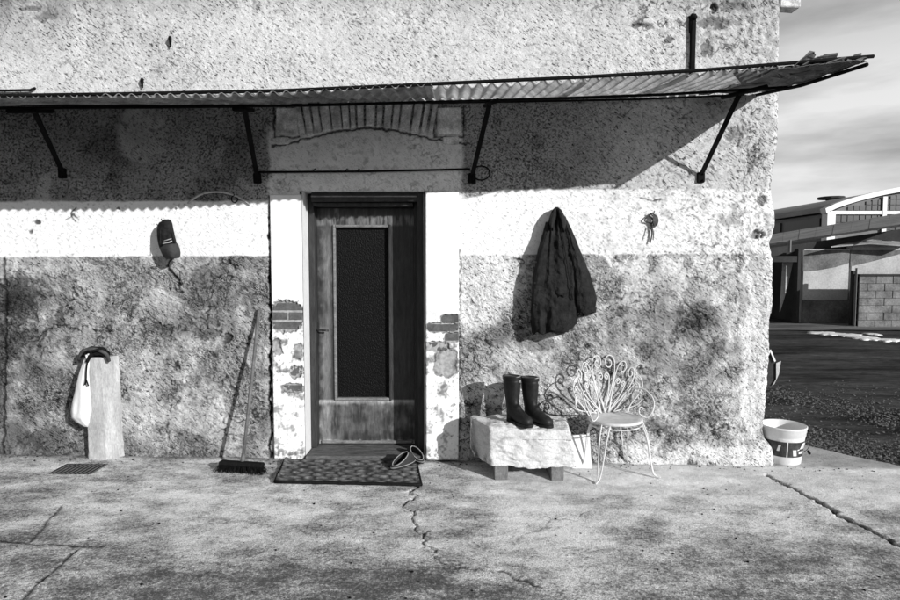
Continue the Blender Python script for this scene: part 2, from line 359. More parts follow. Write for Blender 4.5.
def xedge(y): return np.where(y < .07, 3.66 + (.07 - y) * .62, 3.66 - (y - .07) * .81)
xs = np.concatenate([np.arange(-16, -4, .4), np.arange(-4, 4.6, .0090), np.arange(4.6, 9, .3)])
ys = np.concatenate([np.arange(-14, -2.7, .3), np.arange(-2.7, .8, .0090)])
X, Y = np.meshgrid(xs, ys)
gzv = -0.0275 - 0.0143 * np.clip(X, -4.6, 4.2)
Z = gzv + .006 * fbm(X * 1.4, Y * 1.4, 4, 11) + .0035 * fbm(X * 9, Y * 9, 4, 21) + .0015 * perlin(X * 38, Y * 38, 31)
dirt = np.zeros_like(X)
def crack(pts, w, depth, dark, wob=.02, seed=1):
    global Z, dirt
    pts = [Vector((p.x, p.y)) for p in pts]
    wx = X + wob * fbm(X * 7, Y * 7, 3, seed); wy = Y + wob * fbm(X * 7 + 9, Y * 7, 3, seed + 5)
    best = np.full(X.shape, 9.0)
    for a, b in zip(pts[:-1], pts[1:]):
        ab = b - a; L = ab.length_squared
        t = np.clip(((wx - a.x) * ab.x + (wy - a.y) * ab.y) / L, 0, 1)
        best = np.minimum(best, np.hypot(wx - a.x - t * ab.x, wy - a.y - t * ab.y))
    wv = w * (1 + .9 * fbm(X * 16, Y * 16, 3, seed + 60)); k = (1 - ss(wv * .4, wv, best)); Z -= depth * k; dirt = np.maximum(dirt, dark * k)
    chip = (1 - ss(w * .5, w * 3.0, best)) * ss(.15, .4, fbm(X * 22, Y * 22, 3, seed + 80)); Z -= .004 * chip; dirt = np.maximum(dirt, .45 * chip)
crack([G(764, 474), G(800, 492), G(850, 520), G(905, 548)], .024, .028, .97, .06, 3)
crack([G(416, 486), G(408, 497), G(410, 510), G(420, 522), G(424, 540), G(432, 556)], .0085, .012, .85, .10, 7)
crack([G(432, 556), G(455, 568), G(497, 571)], .010, .006, .7, .1, 9)
crack([G(-40, 538), G(40, 544), G(100, 547)], .013, .008, .85, .02, 13)
crack([G(15, 604), G(45, 577), G(77, 550)], .011, .008, .85, .02, 15)
crack([G(30, 542), G(62, 505)], .010, .006, .75, .02, 17)
crack([G(497, 571), G(545, 588)], .012, .005, .8, .06, 19)
crack([G(590, 512), G(555, 522), G(520, 540)], .007, .003, .45, .1, 21)
# darker strip along the foot of the wall and stained zones of the slab
dirt = np.maximum(dirt, .5 * (1 - ss(.0, .10, -Y - .0 + .05 * fbm(X * 5, Y * 5, 3, 41))) * (Y > -.3))
wear = .9 * ss(-3.0, -4.2, X + .8 * fbm(X * 1.1 + 3, Y * 1.1, 4, 51)) + .95 * ss(-1.25, -2.3, Y + .5 * fbm(X * .9, Y * 1.7, 4, 61)) * (.75 + .4 * fbm(X * .7, Y * .7, 3, 63)) - .75 * ss(-1.1, -.35, Y + .3 * fbm(X, Y * 2, 3, 71)) * ss(-.3, 1.0, X)
dirt = np.maximum(dirt, .55 * ss(-3.05, -3.7, X + .4 * fbm(X * 2, Y * 2, 3, 55)) * ss(-1.5, -.9, Y) * .6)
xe = xedge(Y) + .05 * fbm(X * 2.2, Y * 2.2, 3, 81)
Z = np.where(X > xe - .025, np.minimum(Z, Z - .09 * ss(-.025, .02, X - xe)), Z)
# hole of the drain
cx = (X[:-1, :-1] + X[1:, 1:]) / 2; cy = (Y[:-1, :-1] + Y[1:, 1:]) / 2
keep = (cx < (xedge(cy) + .05 * fbm(cx * 2.2, cy * 2.2, 3, 81) + .012)) & ~((cy > .2) & (cx < 2.3)) 
g0, g1, g2, g3 = G(46, 475), G(96, 476), G(109, 463), G(62, 463)
dlo = (min(g0.x, g3.x) + .05, g0.y + .02); dhi = (max(g1.x, g2.x) - .05, g3.y - .01)
keep &= ~((cx > dlo[0]) & (cx < dhi[0]) & (cy > dlo[1]) & (cy < dhi[1]))
apr = tag(grid_mesh('concrete_apron', X, Y, Z, 'concrete', None, dirt, keep, 'dirt'), 'cracked worn concrete apron in front of the house', kind='structure')
at_ = apr.data.attributes.new('wear', 'FLOAT', 'POINT'); at_.data.foreach_set('value', wear.ravel().astype(np.float32))

# ================================================================== THE HOUSE
house = thing('farmhouse', (0, 0, 0), 'weathered roughcast farmhouse with whitewashed band and dark wooden door', 'house')
CORN = [(783, -40), (783, 0), (782, 60), (781, 140), (777, 165), (774, 190), (777, 205), (778, 225), (773, 243), (776, 260), (776, 300), (772, 330),
        (773, 350), (770, 380), (768, 410), (766, 430), (768, 441), (772, 455), (773, 480)]
cz = [P(a, b).z for a, b in CORN][::-1]; cxx = [P(a, b).x for a, b in CORN][::-1]
DL, DR, DT = P(304, 300).x, P(424, 300).x, P(360, 191).z          # door opening
step = .0072
ux = np.arange(-3.95, 2.60, step); zz = np.arange(-.13, 3.86, step)
r0 = .07; arc = np.linspace(0, math.pi / 2, 14)[1:]; sy = np.arange(.08, .75, .02)
colx = np.concatenate([ux, np.full(len(arc), 2.60), np.full(len(sy), 2.60)])
ax_ = np.concatenate([np.zeros(len(ux)), arc, np.full(len(sy), math.pi / 2)])
ay_ = np.concatenate([np.zeros(len(ux) + len(arc)), sy])
S = np.concatenate([ux, 2.60 + r0 * arc, 2.60 + r0 * math.pi / 2 + sy])     # length run along the surface
SX, ZZ = np.meshgrid(S, zz); CX = np.broadcast_to(colx, SX.shape); AA = np.broadcast_to(ax_, SX.shape); AY = np.broadcast_to(ay_, SX.shape)
U, V = uv_of(SX, ZZ)
Uw = U + 5 * fbm(SX * 6, ZZ * 6, 4, 101); Vw = V + 4 * fbm(SX * 6, ZZ * 6, 4, 111)      # wobbled survey units for ragged edges
e1 = SX * math.cos(R(38)) - ZZ * math.sin(R(38)); e2 = SX * math.sin(R(38)) + ZZ * math.cos(R(38))
streak = perlin(e1 * 13, e2 * 40, 201) + .6 * perlin(e1 * 27, e2 * 75, 202); streak2 = perlin(e1 * 30 + 4, e2 * 85, 203)
f_mid = fbm(SX * 5, ZZ * 5, 5, 210); f_big = fbm(SX * 1.1, ZZ * 1.1, 4, 220); f_fine = fbm(SX * 34, ZZ * 34, 3, 230); f_rough = fbm(SX * 17, ZZ * 17, 4, 240)
f_vf = fbm(SX * 62, ZZ * 62, 2, 236)
dens = fbm(SX * 1.7, ZZ * 1.7, 3, 250)
warp = .03 * fbm(SX * 9, ZZ * 9, 3, 270)
def crev(fx, fy, w, seed, rot=True):
    a_, b_ = (e1, e2) if rot else (SX, ZZ)
    return 1 - ss(w * .25, w, np.abs(fbm((a_ + warp) * fx, (b_ - warp) * fy, 3, seed, .55)))
gate1 = ss(-.05, .30, fbm(SX * 3.2, ZZ * 3.2, 4, 280)); gate2 = ss(-.10, .25, fbm(SX * 2.1 + 5, ZZ * 2.1, 4, 284))
c1 = crev(5.0, 10, .060, 290) * gate1; c2 = crev(11, 20, .085, 294) * gate2; c3 = crev(6, 7, .050, 298, False) * ss(.0, .3, fbm(SX * 2.7 + 9, ZZ * 2.7, 3, 288))
crv = np.maximum(np.maximum(c1, c2 * .8), c3)
lump = np.abs(fbm((e1 + warp) * 6, (e2 - warp) * 12, 4, 291)) - .18
# zones
zD = ss(-1, 1, Vw * .35 + V * .65 - (257 - (U / 900) * 4)) * (1 - .75 * ss(.05, .35, f_mid + .5 * f_rough + .25) * ss(285, 250, V) * ss(560, 700, U))                                # rough grey render below
zD = zD * (1 - .85 * ss(.02, .30, f_mid * .8 + f_rough * .5 + .3 * f_big + .10) * ss(300, 254, V + 30 * f_big) * ss(470, 520, U))
zC = ss(-1.2, 1.2, (Vw * .5 + V * .5) - (201 - 12 * ss(440, 520, U))) * (1 - zD)         # whitewashed band
zB = 1 - zD - zC
right = ss(470, 760, U)
# --- upper wall
pit = ss(.38, .62, streak2 * .75 + .42 * perlin(e1 * 16, e2 * 34, 260) + .20 * dens)
fleck = ss(.42, .62, f_fine + .18 * dens)
A = .60 + .17 * f_mid + .12 * f_big - .24 * ss(200, -20, U + 90 * f_mid) * ss(80, 0, V) - .12 * ss(30, -10, V + 15 * f_mid)
A = A * (1 - .35 * pit) * (1 - .4 * fleck) * (1 - .30 * ss(-.1, .5, f_mid + f_rough) * (.4 + .6 * right))  # pits darkened: dirt plus their shade in the colour
A = A * (1 - .32 * ss(650, 720, U) * ss(80, 20, V) * ss(-.35, .35, f_rough + f_mid))
A = A * (1 - .7 * np.maximum(c1, c3) * ss(560, 690, U)) * (1 - .5 * c3)
pale = ss(1.0, .8, np.hypot((Uw - 80) / 8, (Vw - 47) / 14)); pale = np.maximum(pale, ss(1.0, .8, np.hypot((Uw - 208) / 9, (Vw - 58) / 15))); pale = np.maximum(pale, ss(1.0, .8, np.hypot((Uw - 247) / 8, (Vw - 15) / 20)))
A = A * (1 - pale) + pale * .62
under = ss(92, 108, V) * (1 - ss(520, 690, U))                                          # never repainted strip, the canopy's shade also put into its colour
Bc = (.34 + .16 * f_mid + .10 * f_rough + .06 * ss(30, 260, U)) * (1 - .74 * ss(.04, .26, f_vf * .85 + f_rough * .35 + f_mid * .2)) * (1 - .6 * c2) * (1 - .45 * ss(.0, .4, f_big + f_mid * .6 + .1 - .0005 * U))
lp = ss(1.1, .75, np.hypot((Uw - 142) / 26, (Vw - 132) / 34)); lp = np.maximum(lp, ss(1.1, .7, np.hypot((Uw - 44) / 8, (Vw - 190) / 18)))
Bc = Bc * (1 - lp) + lp * (.42 + .12 * f_mid - .2 * ss(.1, .4, f_rough))
lint = ss(266, 272, Uw) * ss(466, 460, Uw) * ss(122, 134, V)                              # smooth render over the door
Bc = Bc * (1 - lint) + lint * (.76 + .12 * f_mid + .08 * f_rough - .25 * ss(.12, .45, f_rough + .3 * f_fine)) * (1 - .5 * c3)
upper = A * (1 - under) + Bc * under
# --- white band
Wc = (.80 - .05 * np.abs(f_mid)) * (1 - .45 * right * ss(.05, .45, f_mid + .5 * f_rough + .2 * f_big)) * (1 - .7 * right * np.maximum(c3, c1 * .6)) * (1 - .75 * ss(.55, .72, f_fine + .12 * dens + .25 * right)) * (1 - .45 * ss(.45, .7, streak2 + .25 * right))
# --- grey render
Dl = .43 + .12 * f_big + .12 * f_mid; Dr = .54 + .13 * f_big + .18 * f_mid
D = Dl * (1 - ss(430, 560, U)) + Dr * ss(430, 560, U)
D = D * (1 + .45 * np.clip(lump, -.18, .35)) * (1 - .35 * ss(.10, .55, f_rough * .8 + .45 * f_mid))  # lumps lighter, hollows darker: light on the relief put into the colour
D = D + (.15 + .10 * right) * ss(.10, .40, f_mid + .35 * f_big + .3 * f_rough)
D = D * (1 - .86 * crv) * (1 - .6 * ss(.30, .5, f_fine + .2 * dens))
D = D * (1 - .40 * ss(1.1, .3, np.hypot((Uw - 672) / 75, (Vw - 345) / 62) + .6 * f_mid)) * (1 - .3 * ss(1.1, .4, np.hypot((Uw - 200) / 55, (Vw - 330) / 22) + .6 * f_mid))
grime = ss(.10, .38, fbm(SX * 1.8, ZZ * 2.6, 5, 286) + .3 * f_rough); D = D * (1 - .45 * grime)
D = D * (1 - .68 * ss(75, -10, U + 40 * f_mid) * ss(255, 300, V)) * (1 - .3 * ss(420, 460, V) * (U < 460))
wb = ss(1.15, .75, np.hypot((Uw - 478) / 40, (Vw - 285) / 48) + .45 * f_mid); wb = np.maximum(wb, ss(742, 750, Uw) * ss(470, 440, V) * ss(-.7, -.25, f_mid + .4 - (V - 300) / 170))
wb = np.maximum(wb, ss(440, 448, Vw) * ss(590, 620, U) * ss(-.30, .0, f_mid + f_rough * .5 + .1))
wb = np.maximum(wb, .8 * ss(.05, .4, f_mid + f_rough * .6 - .2) * ss(600, 640, U) * ss(390, 430, V))
D = D * (1 - wb) + wb * (.72 - .2 * ss(.1, .5, f_rough)) * (1 - .75 * ss(.35, .5, f_fine + .15 * dens))
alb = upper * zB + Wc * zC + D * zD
# --- relief
Hh = .004 * f_mid + zB * (.0022 * f_rough - .006 * pit - .003 * fleck + .002 * streak) + zC * (.0016 * f_rough + .0012 * streak2) \
     + zD * (.0016 * streak + .0016 * streak2 + .0035 * f_rough + .006 * f_mid + .012 * lump - .009 * crv)
Hh = Hh * (1 - .8 * lint * (zB > .5)) - .004 * (1 - zD) * zC * 0
# crust losses: deep shallow craters of fallen render
def loss(u, v, ru, rv, dep, dark, thr=.55):
    global Hh, alb
    k = ss(1.0, thr + .2, np.hypot((Uw - u) / ru, (Vw - v) / rv) + .9 * f_rough + .5 * f_fine)
    Hh = Hh - dep * k; alb = alb * (1 - k * (1 - dark))
for a in [(165, 329, 12, 6, .018, .45), (207, 335, 15, 8, .016, .5), (228, 338, 6, 5, .02, .3), (212, 322, 7, 6, .012, .55), (60, 318, 5, 9, .012, .4), (20, 300, 22, 30, .006, .45),
          (50, 440, 30, 14, .006, .5), (120, 285, 6, 4, .006, .5), (621, 312, 8, 7, .010, .45), (700, 420, 18, 10, .01, .6), (660, 425, 12, 9, .012, .5), (745, 300, 7, 22, .006, .65),
          (37, 222, 3.5, 2.5, .012, .12), (31, 232, 3, 2, .012, .2), (118, 208, 2.2, 1.8, .012, .15), (175, 208, 2, 1.6, .01, .15), (766, 235, 8, 6, .028, .30), (769, 200, 5, 6, .02, .4),
          (735, 135, 10, 9, .01, .5), (757, 160, 7, 12, .01, .55), (640, 25, 14, 3, .008, .35), (668, 40, 5, 5, .01, .3), (707, 48, 6, 9, .012, .4), (715, 22, 16, 6, .012, .4), (735, 6, 18, 5, .012, .5), (715, 8, 4, 6, .02, .15),
          (690, 322, 12, 3, .006, .5), (615, 420, 6, 10, .008, .5), (480, 452, 10, 10, .008, .5), (190, 440, 18, 10, .008, .7), (255, 360, 8, 26, .008, .75), (545, 345, 14, 6, .006, .7), (30, 8, 14, 3, .006, .45), (45, 17, 12, 5, .006, .55)]:
    loss(*a)
def wcrack(pts, w, dep, dark, wob=3):
    global Hh, alb
    a_ = U + wob * fbm(SX * 14, ZZ * 14, 3, 301); b_ = V + wob * fbm(SX * 14 + 8, ZZ * 14, 3, 311); best = np.full(U.shape, 99.)
    for (x0, y0), (x1, y1) in zip(pts[:-1], pts[1:]):
        t = np.clip(((a_ - x0) * (x1 - x0) + (b_ - y0) * (y1 - y0)) / ((x1 - x0) ** 2 + (y1 - y0) ** 2), 0, 1)
        best = np.minimum(best, np.hypot(a_ - x0 - t * (x1 - x0), b_ - y0 - t * (y1 - y0)))
    k = 1 - ss(w * .35, w, best); Hh = Hh - dep * k; alb = alb * (1 - k * (1 - dark))
wcrack([(172, 257), (167, 267), (176, 277), (180, 284)], 1.6, .008, .08)
wcrack([(270, 195), (271, 300), (270, 380), (271, 458)], 2.2, .016, .05, 4)
wcrack([(272, 146), (298, 141), (320, 135), (345, 130), (366, 128), (390, 129.5), (412, 134), (436, 140), (466, 144)], 1.6, .008, .15, 3)
for u0_, u1_ in ((274, 302), (434, 464)): wcrack([(u0_, 106), (u0_, 137), (u1_, 137), (u1_, 106)], 1.4, .006, .2, 2)
wcrack([(459, 250), (460, 320), (459, 450)], 1.3, .006, .35, 6)
wcrack([(75, 207), (70, 215), (76, 222)], .9, .004, .15); wcrack([(66, 220), (72, 214), (79, 221)], .9, .004, .15)
wcrack([(683, 300), (700, 318), (698, 330)], 1.3, .006, .3); wcrack([(560, 292), (590, 320), (600, 345)], 1.2, .005, .45, 6)
wcrack([(40, 340), (55, 325), (80, 330)], 1.4, .006, .3, 6); wcrack([(25, 345), (50, 330)], 1.2, .006, .3, 6)
wcrack([(640, 198), (655, 201), (660, 198)], 1.2, .005, .2)
wcrack([(4, 258), (6, 330), (3, 460)], 2.0, .01, .25, 3)
# bulging base course on the right and uneven foot
Hh = Hh + .035 * ss(441, 446, Vw) * ss(585, 640, U) + .012 * ss(448, 456, Vw) * (U < 470) * ss(-.2, .2, f_mid)
edgefade = ss(0, .015, np.minimum(np.abs(SX - DL), np.abs(SX - DR)) + (ZZ > DT) * 1.0)
# place the surface
shift = np.interp(ZZ, cz, cxx) - 2.67
shift = shift * ss(2.2, 2.62, SX); wobc = .010 * fbm(ZZ * 9, SX * 9 + 3, 4, 331) * ss(2.45, 2.62, SX)
Nx, Ny = np.sin(AA), -np.cos(AA)
px_ = CX + r0 * np.sin(AA) + shift + Nx * (Hh + wobc); py_ = r0 * (1 - np.cos(AA)) + AY + Ny * (Hh + wobc)
cxm = (SX[:-1, :-1] + SX[1:, 1:]) / 2; czm = (ZZ[:-1, :-1] + ZZ[1:, 1:]) / 2
keepw = ~((cxm > DL - .02) & (cxm < DR + .02) & (czm < DT))
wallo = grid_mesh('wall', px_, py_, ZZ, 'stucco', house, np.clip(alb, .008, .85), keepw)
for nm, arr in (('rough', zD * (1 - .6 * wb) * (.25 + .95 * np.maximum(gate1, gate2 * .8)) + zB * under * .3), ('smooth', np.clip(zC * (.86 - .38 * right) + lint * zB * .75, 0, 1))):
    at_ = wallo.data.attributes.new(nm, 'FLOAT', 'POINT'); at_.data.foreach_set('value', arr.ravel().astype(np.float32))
# plain shell behind: rest of the house out of sight
sh = MB(); HX0, HX1, HY = -9.0, 2.60, 7.0
sh.add([(2.64, .70, -.15), (2.64, HY, -.15), (2.64, HY, 4.6), (2.64, .70, 4.6)], [(0, 1, 2, 3)]); sh.build('side_wall', 'plain_wall', house)
sh = MB(); sh.add([(HX0, 0, -.15), (-3.94, 0, -.15), (-3.94, 0, 4.6), (HX0, 0, 4.6)], [(0, 1, 2, 3)]); sh.add([(-3.95, 0, 3.84), (2.66, 0, 3.84), (2.66, 0, 4.6), (-3.95, 0, 4.6)], [(0, 1, 2, 3)])
sh.add([(2.66, 0, 3.84), (2.66, .72, 3.84), (2.66, .72, 4.6), (2.66, 0, 4.6)], [(0, 1, 2, 3)])
sh.add([(HX0, 0, -.15), (HX0, 0, 4.6), (HX0, HY, 4.6), (HX0, HY, -.15)], [(0, 1, 2, 3)]); sh.add([(HX0, HY, -.15), (HX0, HY, 4.6), (2.64, HY, 4.6), (2.64, HY, -.15)], [(0, 1, 2, 3)])
sh.build('upper_wall', 'plain_wall', house, fixn=False)
rf = MB(); rf.add([(HX0 - .2, -.05, 4.6), (2.8, -.05, 4.6), (2.8, 3.5, 6.3), (HX0 - .2, 3.5, 6.3), (HX0 - .2, 7.3, 4.5), (2.8, 7.3, 4.5)], [(0, 1, 2, 3), (3, 2, 5, 4)])
rf.add([(2.66, 0, 4.6), (2.66, 7, 4.6), (2.66, 3.5, 6.2)], [(0, 1, 2)]); rf.build('roof', 'shed_roof', house, fixn=False)
# projecting stone at the head of the corner
cs = P(802, 6); MB().box((2.58, .012, cs.z), (cs.x, .13, cs.z + .35), .01, .006).build('corner_stone', 'arch_stone', house)

# --- plastered door jambs with brick showing through
def pilaster(u0, u1, vt, vb, holes, seed, cracks=()):
    a = P(u0, 300).x; b = P(u1, 300).x; zt = P(450, vt).z; zb = P(450, vb).z - .03
    xs = np.arange(a, b + .002, .0046); zs = np.arange(zb, zt + .002, .0046); X, Zg = np.meshgrid(xs, zs)
    u, v = uv_of(X, Zg); uw = u + 2.2 * fbm(X * 22, Zg * 22, 4, seed); vw = v + 2.2 * fbm(X * 22 + 5, Zg * 22, 4, seed + 9)
    fm = fbm(X * 9, Zg * 9, 4, seed + 20); ff = fbm(X * 40, Zg * 40, 3, seed + 30)
    H = np.full(X.shape, .030) + .0015 * fm; al = .80 - .05 * np.abs(fm)
    low = ss(298, 345, v); al = al * (1 - low * .55 * ss(.05, .45, fm + ff * .6)) * (1 - .5 * low * ss(.35, .55, ff))
    H = H + low * (.005 * fm + .003 * ff)
    for (hu, hv, ru, rv, dep) in holes:
        d = (np.abs(uw - hu + 1.5 * ff) ** 3 / ru ** 3 + np.abs(vw - hv + 1.5 * fm) ** 3 / rv ** 3) ** (1 / 3) + .35 * fm + .2 * ff; k = ss(1.12, .86, d)
        H = H - dep * k; al = (al * (1 - k) + k * (.34 + .16 * ff)) * (1 - 2.6 * k * (1 - k))
    rub = ss(.1, .35, fm) * ss(318, 345, v) * ss(430, 380, v); al = al * (1 - .45 * rub)
    gr = ss(vb - 10, vb, v); al = al * (1 - .4 * gr * ss(-.2, .3, ff + fm)); H = H + gr * .006 * ff
    edge = np.minimum(np.minimum(X - a, b - X), zt - Zg); H = H * ss(-.0001, .006, edge + .0008 * ff) + .001
    keep = None
    o = grid_mesh('door_jamb_plaster', X, -H, Zg, 'plaster', house, np.clip(al, .02, .85), keep)
lholes = [(288, 316, 18, 15, .021), (297, 371, 7, 6, .016), (294, 388, 11, 5, .016), (299, 352, 5, 8, .010), (278, 346, 5, 8, .010)]
rholes = [(450, 319, 10, 5, .021), (443, 327.5, 17, 5, .021), (452, 337, 8, 4.5, .018), (437, 346, 12, 5, .016), (446, 362, 12, 14, .008)]
pilaster(272, 303.5, 194.5, 454, lholes, 401)
pilaster(425.5, 459, 191.5, 455, rholes, 451)
def bricks(rows):
    for (u0, u1, v0, v1) in rows:
        a = P(u0, v1); b = P(u1, v0)
        MB().box((a.x, -.0135 - random.uniform(0, .003), a.z), (b.x, .02, b.z), .004, .0018).build('brick', 'brick', house)
bricks([(272.6, 303, 303, 310.3), (272.6, 288, 312.3, 319.6), (289.4, 303, 312.3, 319.6), (272.6, 303, 321.6, 329.2), (290, 303, 366, 376), (283, 303, 384.5, 391.5),
        (441, 458.5, 315, 322.5), (426.5, 458.5, 324, 331.3), (445, 458.5, 333.2, 340.5), (426.5, 446, 342.5, 350)])
# door reveal (inner faces of the opening) and threshold
rv = MB(); zb = -.06
rv.add([(DL, -.02, zb), (DL, .40, zb), (DL, .40, DT + .004), (DL, -.02, DT + .004)], [(0, 1, 2, 3)])
rv.add([(DR, -.02, zb), (DR, .40, zb), (DR, .40, DT + .004), (DR, -.02, DT + .004)], [(3, 2, 1, 0)])
rv.add([(DL, -.004, DT), (DL, .40, DT), (DR, .40, DT), (DR, -.004, DT)], [(0, 1, 2, 3)])
rv.add([(DL, .40, zb), (DR, .40, zb), (DR, .40, DT), (DL, .40, DT)], [(0, 1, 2, 3)]); rv.build('door_reveal', 'white_board', house, fixn=False)
t0 = P(307, 461, .06)
MB().box((DL + .006, -.065, -.10), (DR - .006, .38, t0.z + .036), .008, .003).build('door_sill', 'sill_wood', house)

# --- arch of thin stones over the door
ARC = [(298, 139), (320, 133), (345, 128.5), (366, 126.5), (390, 128), (412, 132.5), (436, 138)]
nst = 16
jw = [random.uniform(.7, 1.35) for _ in range(nst)]; jc = np.concatenate([[0], np.cumsum(jw)]) / sum(jw)
for i in range(nst):
    f0, f1 = float(jc[i]), float(jc[i + 1])
    def bot(f): u = 300 + f * 133; return u, float(np.interp(u, [a for a, _ in ARC], [b for _, b in ARC]))
    def top(f): return 300 + f * 133 + (f - .5) * 26 * -0.0 + (f - .5) * 14, 101
    g = .07 + random.uniform(0, .09)
    (a, av), (b, bv) = bot(f0 + g / nst), bot(f1 - g / nst); (c, cv), (d, dv) = top(f1 - g / nst), top(f0 + g / nst)
    pr = .010 + random.uniform(0, .014)
    q = [P(a, av + random.uniform(-1, .5)), P(b, bv + random.uniform(-1, .5)), P(c, cv), P(d, dv)]
    m = MB(); back = [Vector((p.x, .02, p.z)) for p in q]; c0 = sum(q, Vector()) / 4
    fr = [Vector((p.x, -pr + .006, p.z)) for p in q]; fr2 = [Vector((p.x + (c0.x - p.x) * .18, -pr - random.uniform(.002, .006), p.z + (c0.z - p.z) * .05)) for p in q]
    m.loft([back, fr, fr2], True); m.build('arch_stone', 'arch_stone', house)
for (u0, u1) in ((277, 299), (437, 461)):
    a, b = P(u0, 135), P(u1, 108); MB().box((a.x, -.022, a.z), (b.x, .02, b.z), .010, .004).build('impost_stone', 'arch_stone', house)
    a, b = P(u0 + (-1 if u0 < 300 else 6), 144), P(u0 + (12 if u0 < 300 else 22), 137); MB().box((a.x, -.018, a.z), (b.x, .02, b.z), .008, .004).build('corbel_stone', 'arch_stone', house)

# --- the door: recessed, with worn varnish
RD = .27                                                    # face of the leaf lies this far behind the wall face
door = thing('door', (0, 0, 0), None, None); door.parent = house
def dz(v): return P(360, v, -RD).z
def dx(u): return P(u, 300, -RD).x
fl, fr_ = DL + .004, DR - .004
def dbox(name, x0, x1, z0, z1, y0, y1, mat, bev=.004, parent=None): return MB().box((x0, y0, z0), (x1, y1, z1), bev).build(name, mat, parent or door)
sillz = t0.z + .037
dbox('frame_jamb', fl, fl + .045, sillz, DT - .004, .17, .38, 'frame_wood'); dbox('frame_jamb', fr_ - .050, fr_, sillz, DT - .004, .06, .38, 'frame_wood')
dbox('frame_jamb', fr_ - .085, fr_ - .051, sillz, DT - .06, .19, .38, 'frame_wood')
dbox('frame_head', fl + .046, fr_ - .051, DT - .075, DT - .004, .07, .38, 'frame_wood'); dbox('frame_moulding', fl + .050, fr_ - .088, DT - .105, DT - .078, .12, .38, 'frame_wood')
dbox('frame_moulding', fl + .048, fr_ - .054, DT - .040, DT - .030, .058, .08, 'door_light', .002)
LX0, LX1 = fl + .047, fr_ - .087; LZ0, LZ1 = sillz + .006, DT - .108
GX0, GX1, GZ0, GZ1 = dx(335), dx(390), dz(399), dz(226)
# leaf as one relief surface with a hole for the pane; wear of the varnish as colour
xs = np.arange(LX0, LX1, .005); zs = np.arange(LZ0, LZ1, .005); X, Zg = np.meshgrid(xs, zs); u, v = uv_of(X * 4.8 / 5.07, 1.56 + (Zg - 1.56) * 4.8 / 5.07)
fm = fbm(X * 6, Zg * 2.4, 4, 501); ff = fbm(X * 45, Zg * 7, 4, 511); fl2 = fbm(X * 14, Zg * 14, 4, 521)
al = .035 + .018 * fm + .018 * ff
al = al + .12 * ss(.15, .5, fm + .5 * ff + .4 * ss(330, 314, u)) * ss(322, 336, u + 8 * fm) * (u < 340) * .7
al = al + .11 * ss(318, 326, u + 5 * fl2) * ss(333, 328, u) * ss(195, 260, v) * ss(-.3, .2, fm + .3)
al = al + .085 * ss(400, 406, v) * ss(-.35, .5, fbm(X * 7, Zg * 7, 5, 531) + .25 * ff)
al = al + .26 * ss(406, 401, v + 3 * fl2) * ss(399, 401, v) + .45 * ss(439, 443, v + 3 * fl2 - 3 * ss(360, 366, u) * ss(382, 374, u))
al = al + .10 * ss(214, 218, v) * ss(227, 224, v) * ss(-.1, .4, ff + .2)
al = al + .15 * ss(.35, .5, fl2) * ss(420, 440, v) * ss(340, 315, u)
H = .002 * ff + .0012 * fl2
H = H - .006 * (1 - ss(.0, .004, np.abs(X - (GX0 - .035)) )) * 0
cxm = (X[:-1, :-1] + X[1:, 1:]) / 2; czm = (Zg[:-1, :-1] + Zg[1:, 1:]) / 2
keep = ~((cxm > GX0) & (cxm < GX1) & (czm > GZ0) & (czm < GZ1))
leaf = grid_mesh('door_leaf', X, RD - H, Zg, 'door_wood', door, np.clip(al, .012, .6), keep)
dbox('leaf_edge', LX0, LX1, LZ0 + .002, LZ1, RD + .012, RD + .05, 'frame_wood', .002) if False else None
MB().box((GX0 - .01, RD + .030, GZ0 - .01), (GX1 + .01, RD + .036, GZ1 + .01)).build('pane', 'door_glass', door)
for (a, b, c, d, mt) in ((GX0 - .012, GX0 + .010, GZ0 - .012, GZ1 + .012, 'door_light'), (GX1 - .010, GX1 + .012, GZ0 - .012, GZ1 + .012, 'frame_wood'),
                     (GX0 + .0105, GX1 - .0105, GZ1 - .012, GZ1 + .010, 'door_light'), (GX0 + .0105, GX1 - .0105, GZ0 - .012, GZ0 + .012, 'door_light')):
    dbox('glazing_bead', a, b, c, d, RD - .014, RD + .029, mt, .005)
dbox('weather_bar', LX0 + .02, LX1 - .02, LZ0 + .004, LZ0 + .030, RD - .022, RD - .003, 'door_light', .006)
hx, hz_ = dx(316.5), dz(333)
hp = dbox('handle_plate', hx - .018, hx + .018, hz_ - .11, hz_ + .10, RD - .010, RD - .003, 'metal_dark', .003)
hd = MB(); hd.tube([(hx, RD - .008, hz_ + .03), (hx, RD - .05, hz_ + .03), (hx + .02, RD - .058, hz_ + .032), (hx + .11, RD - .055, hz_ + .026)], .008, 8, sub=3); hd.build('lever', 'metal_dark', hp, True)

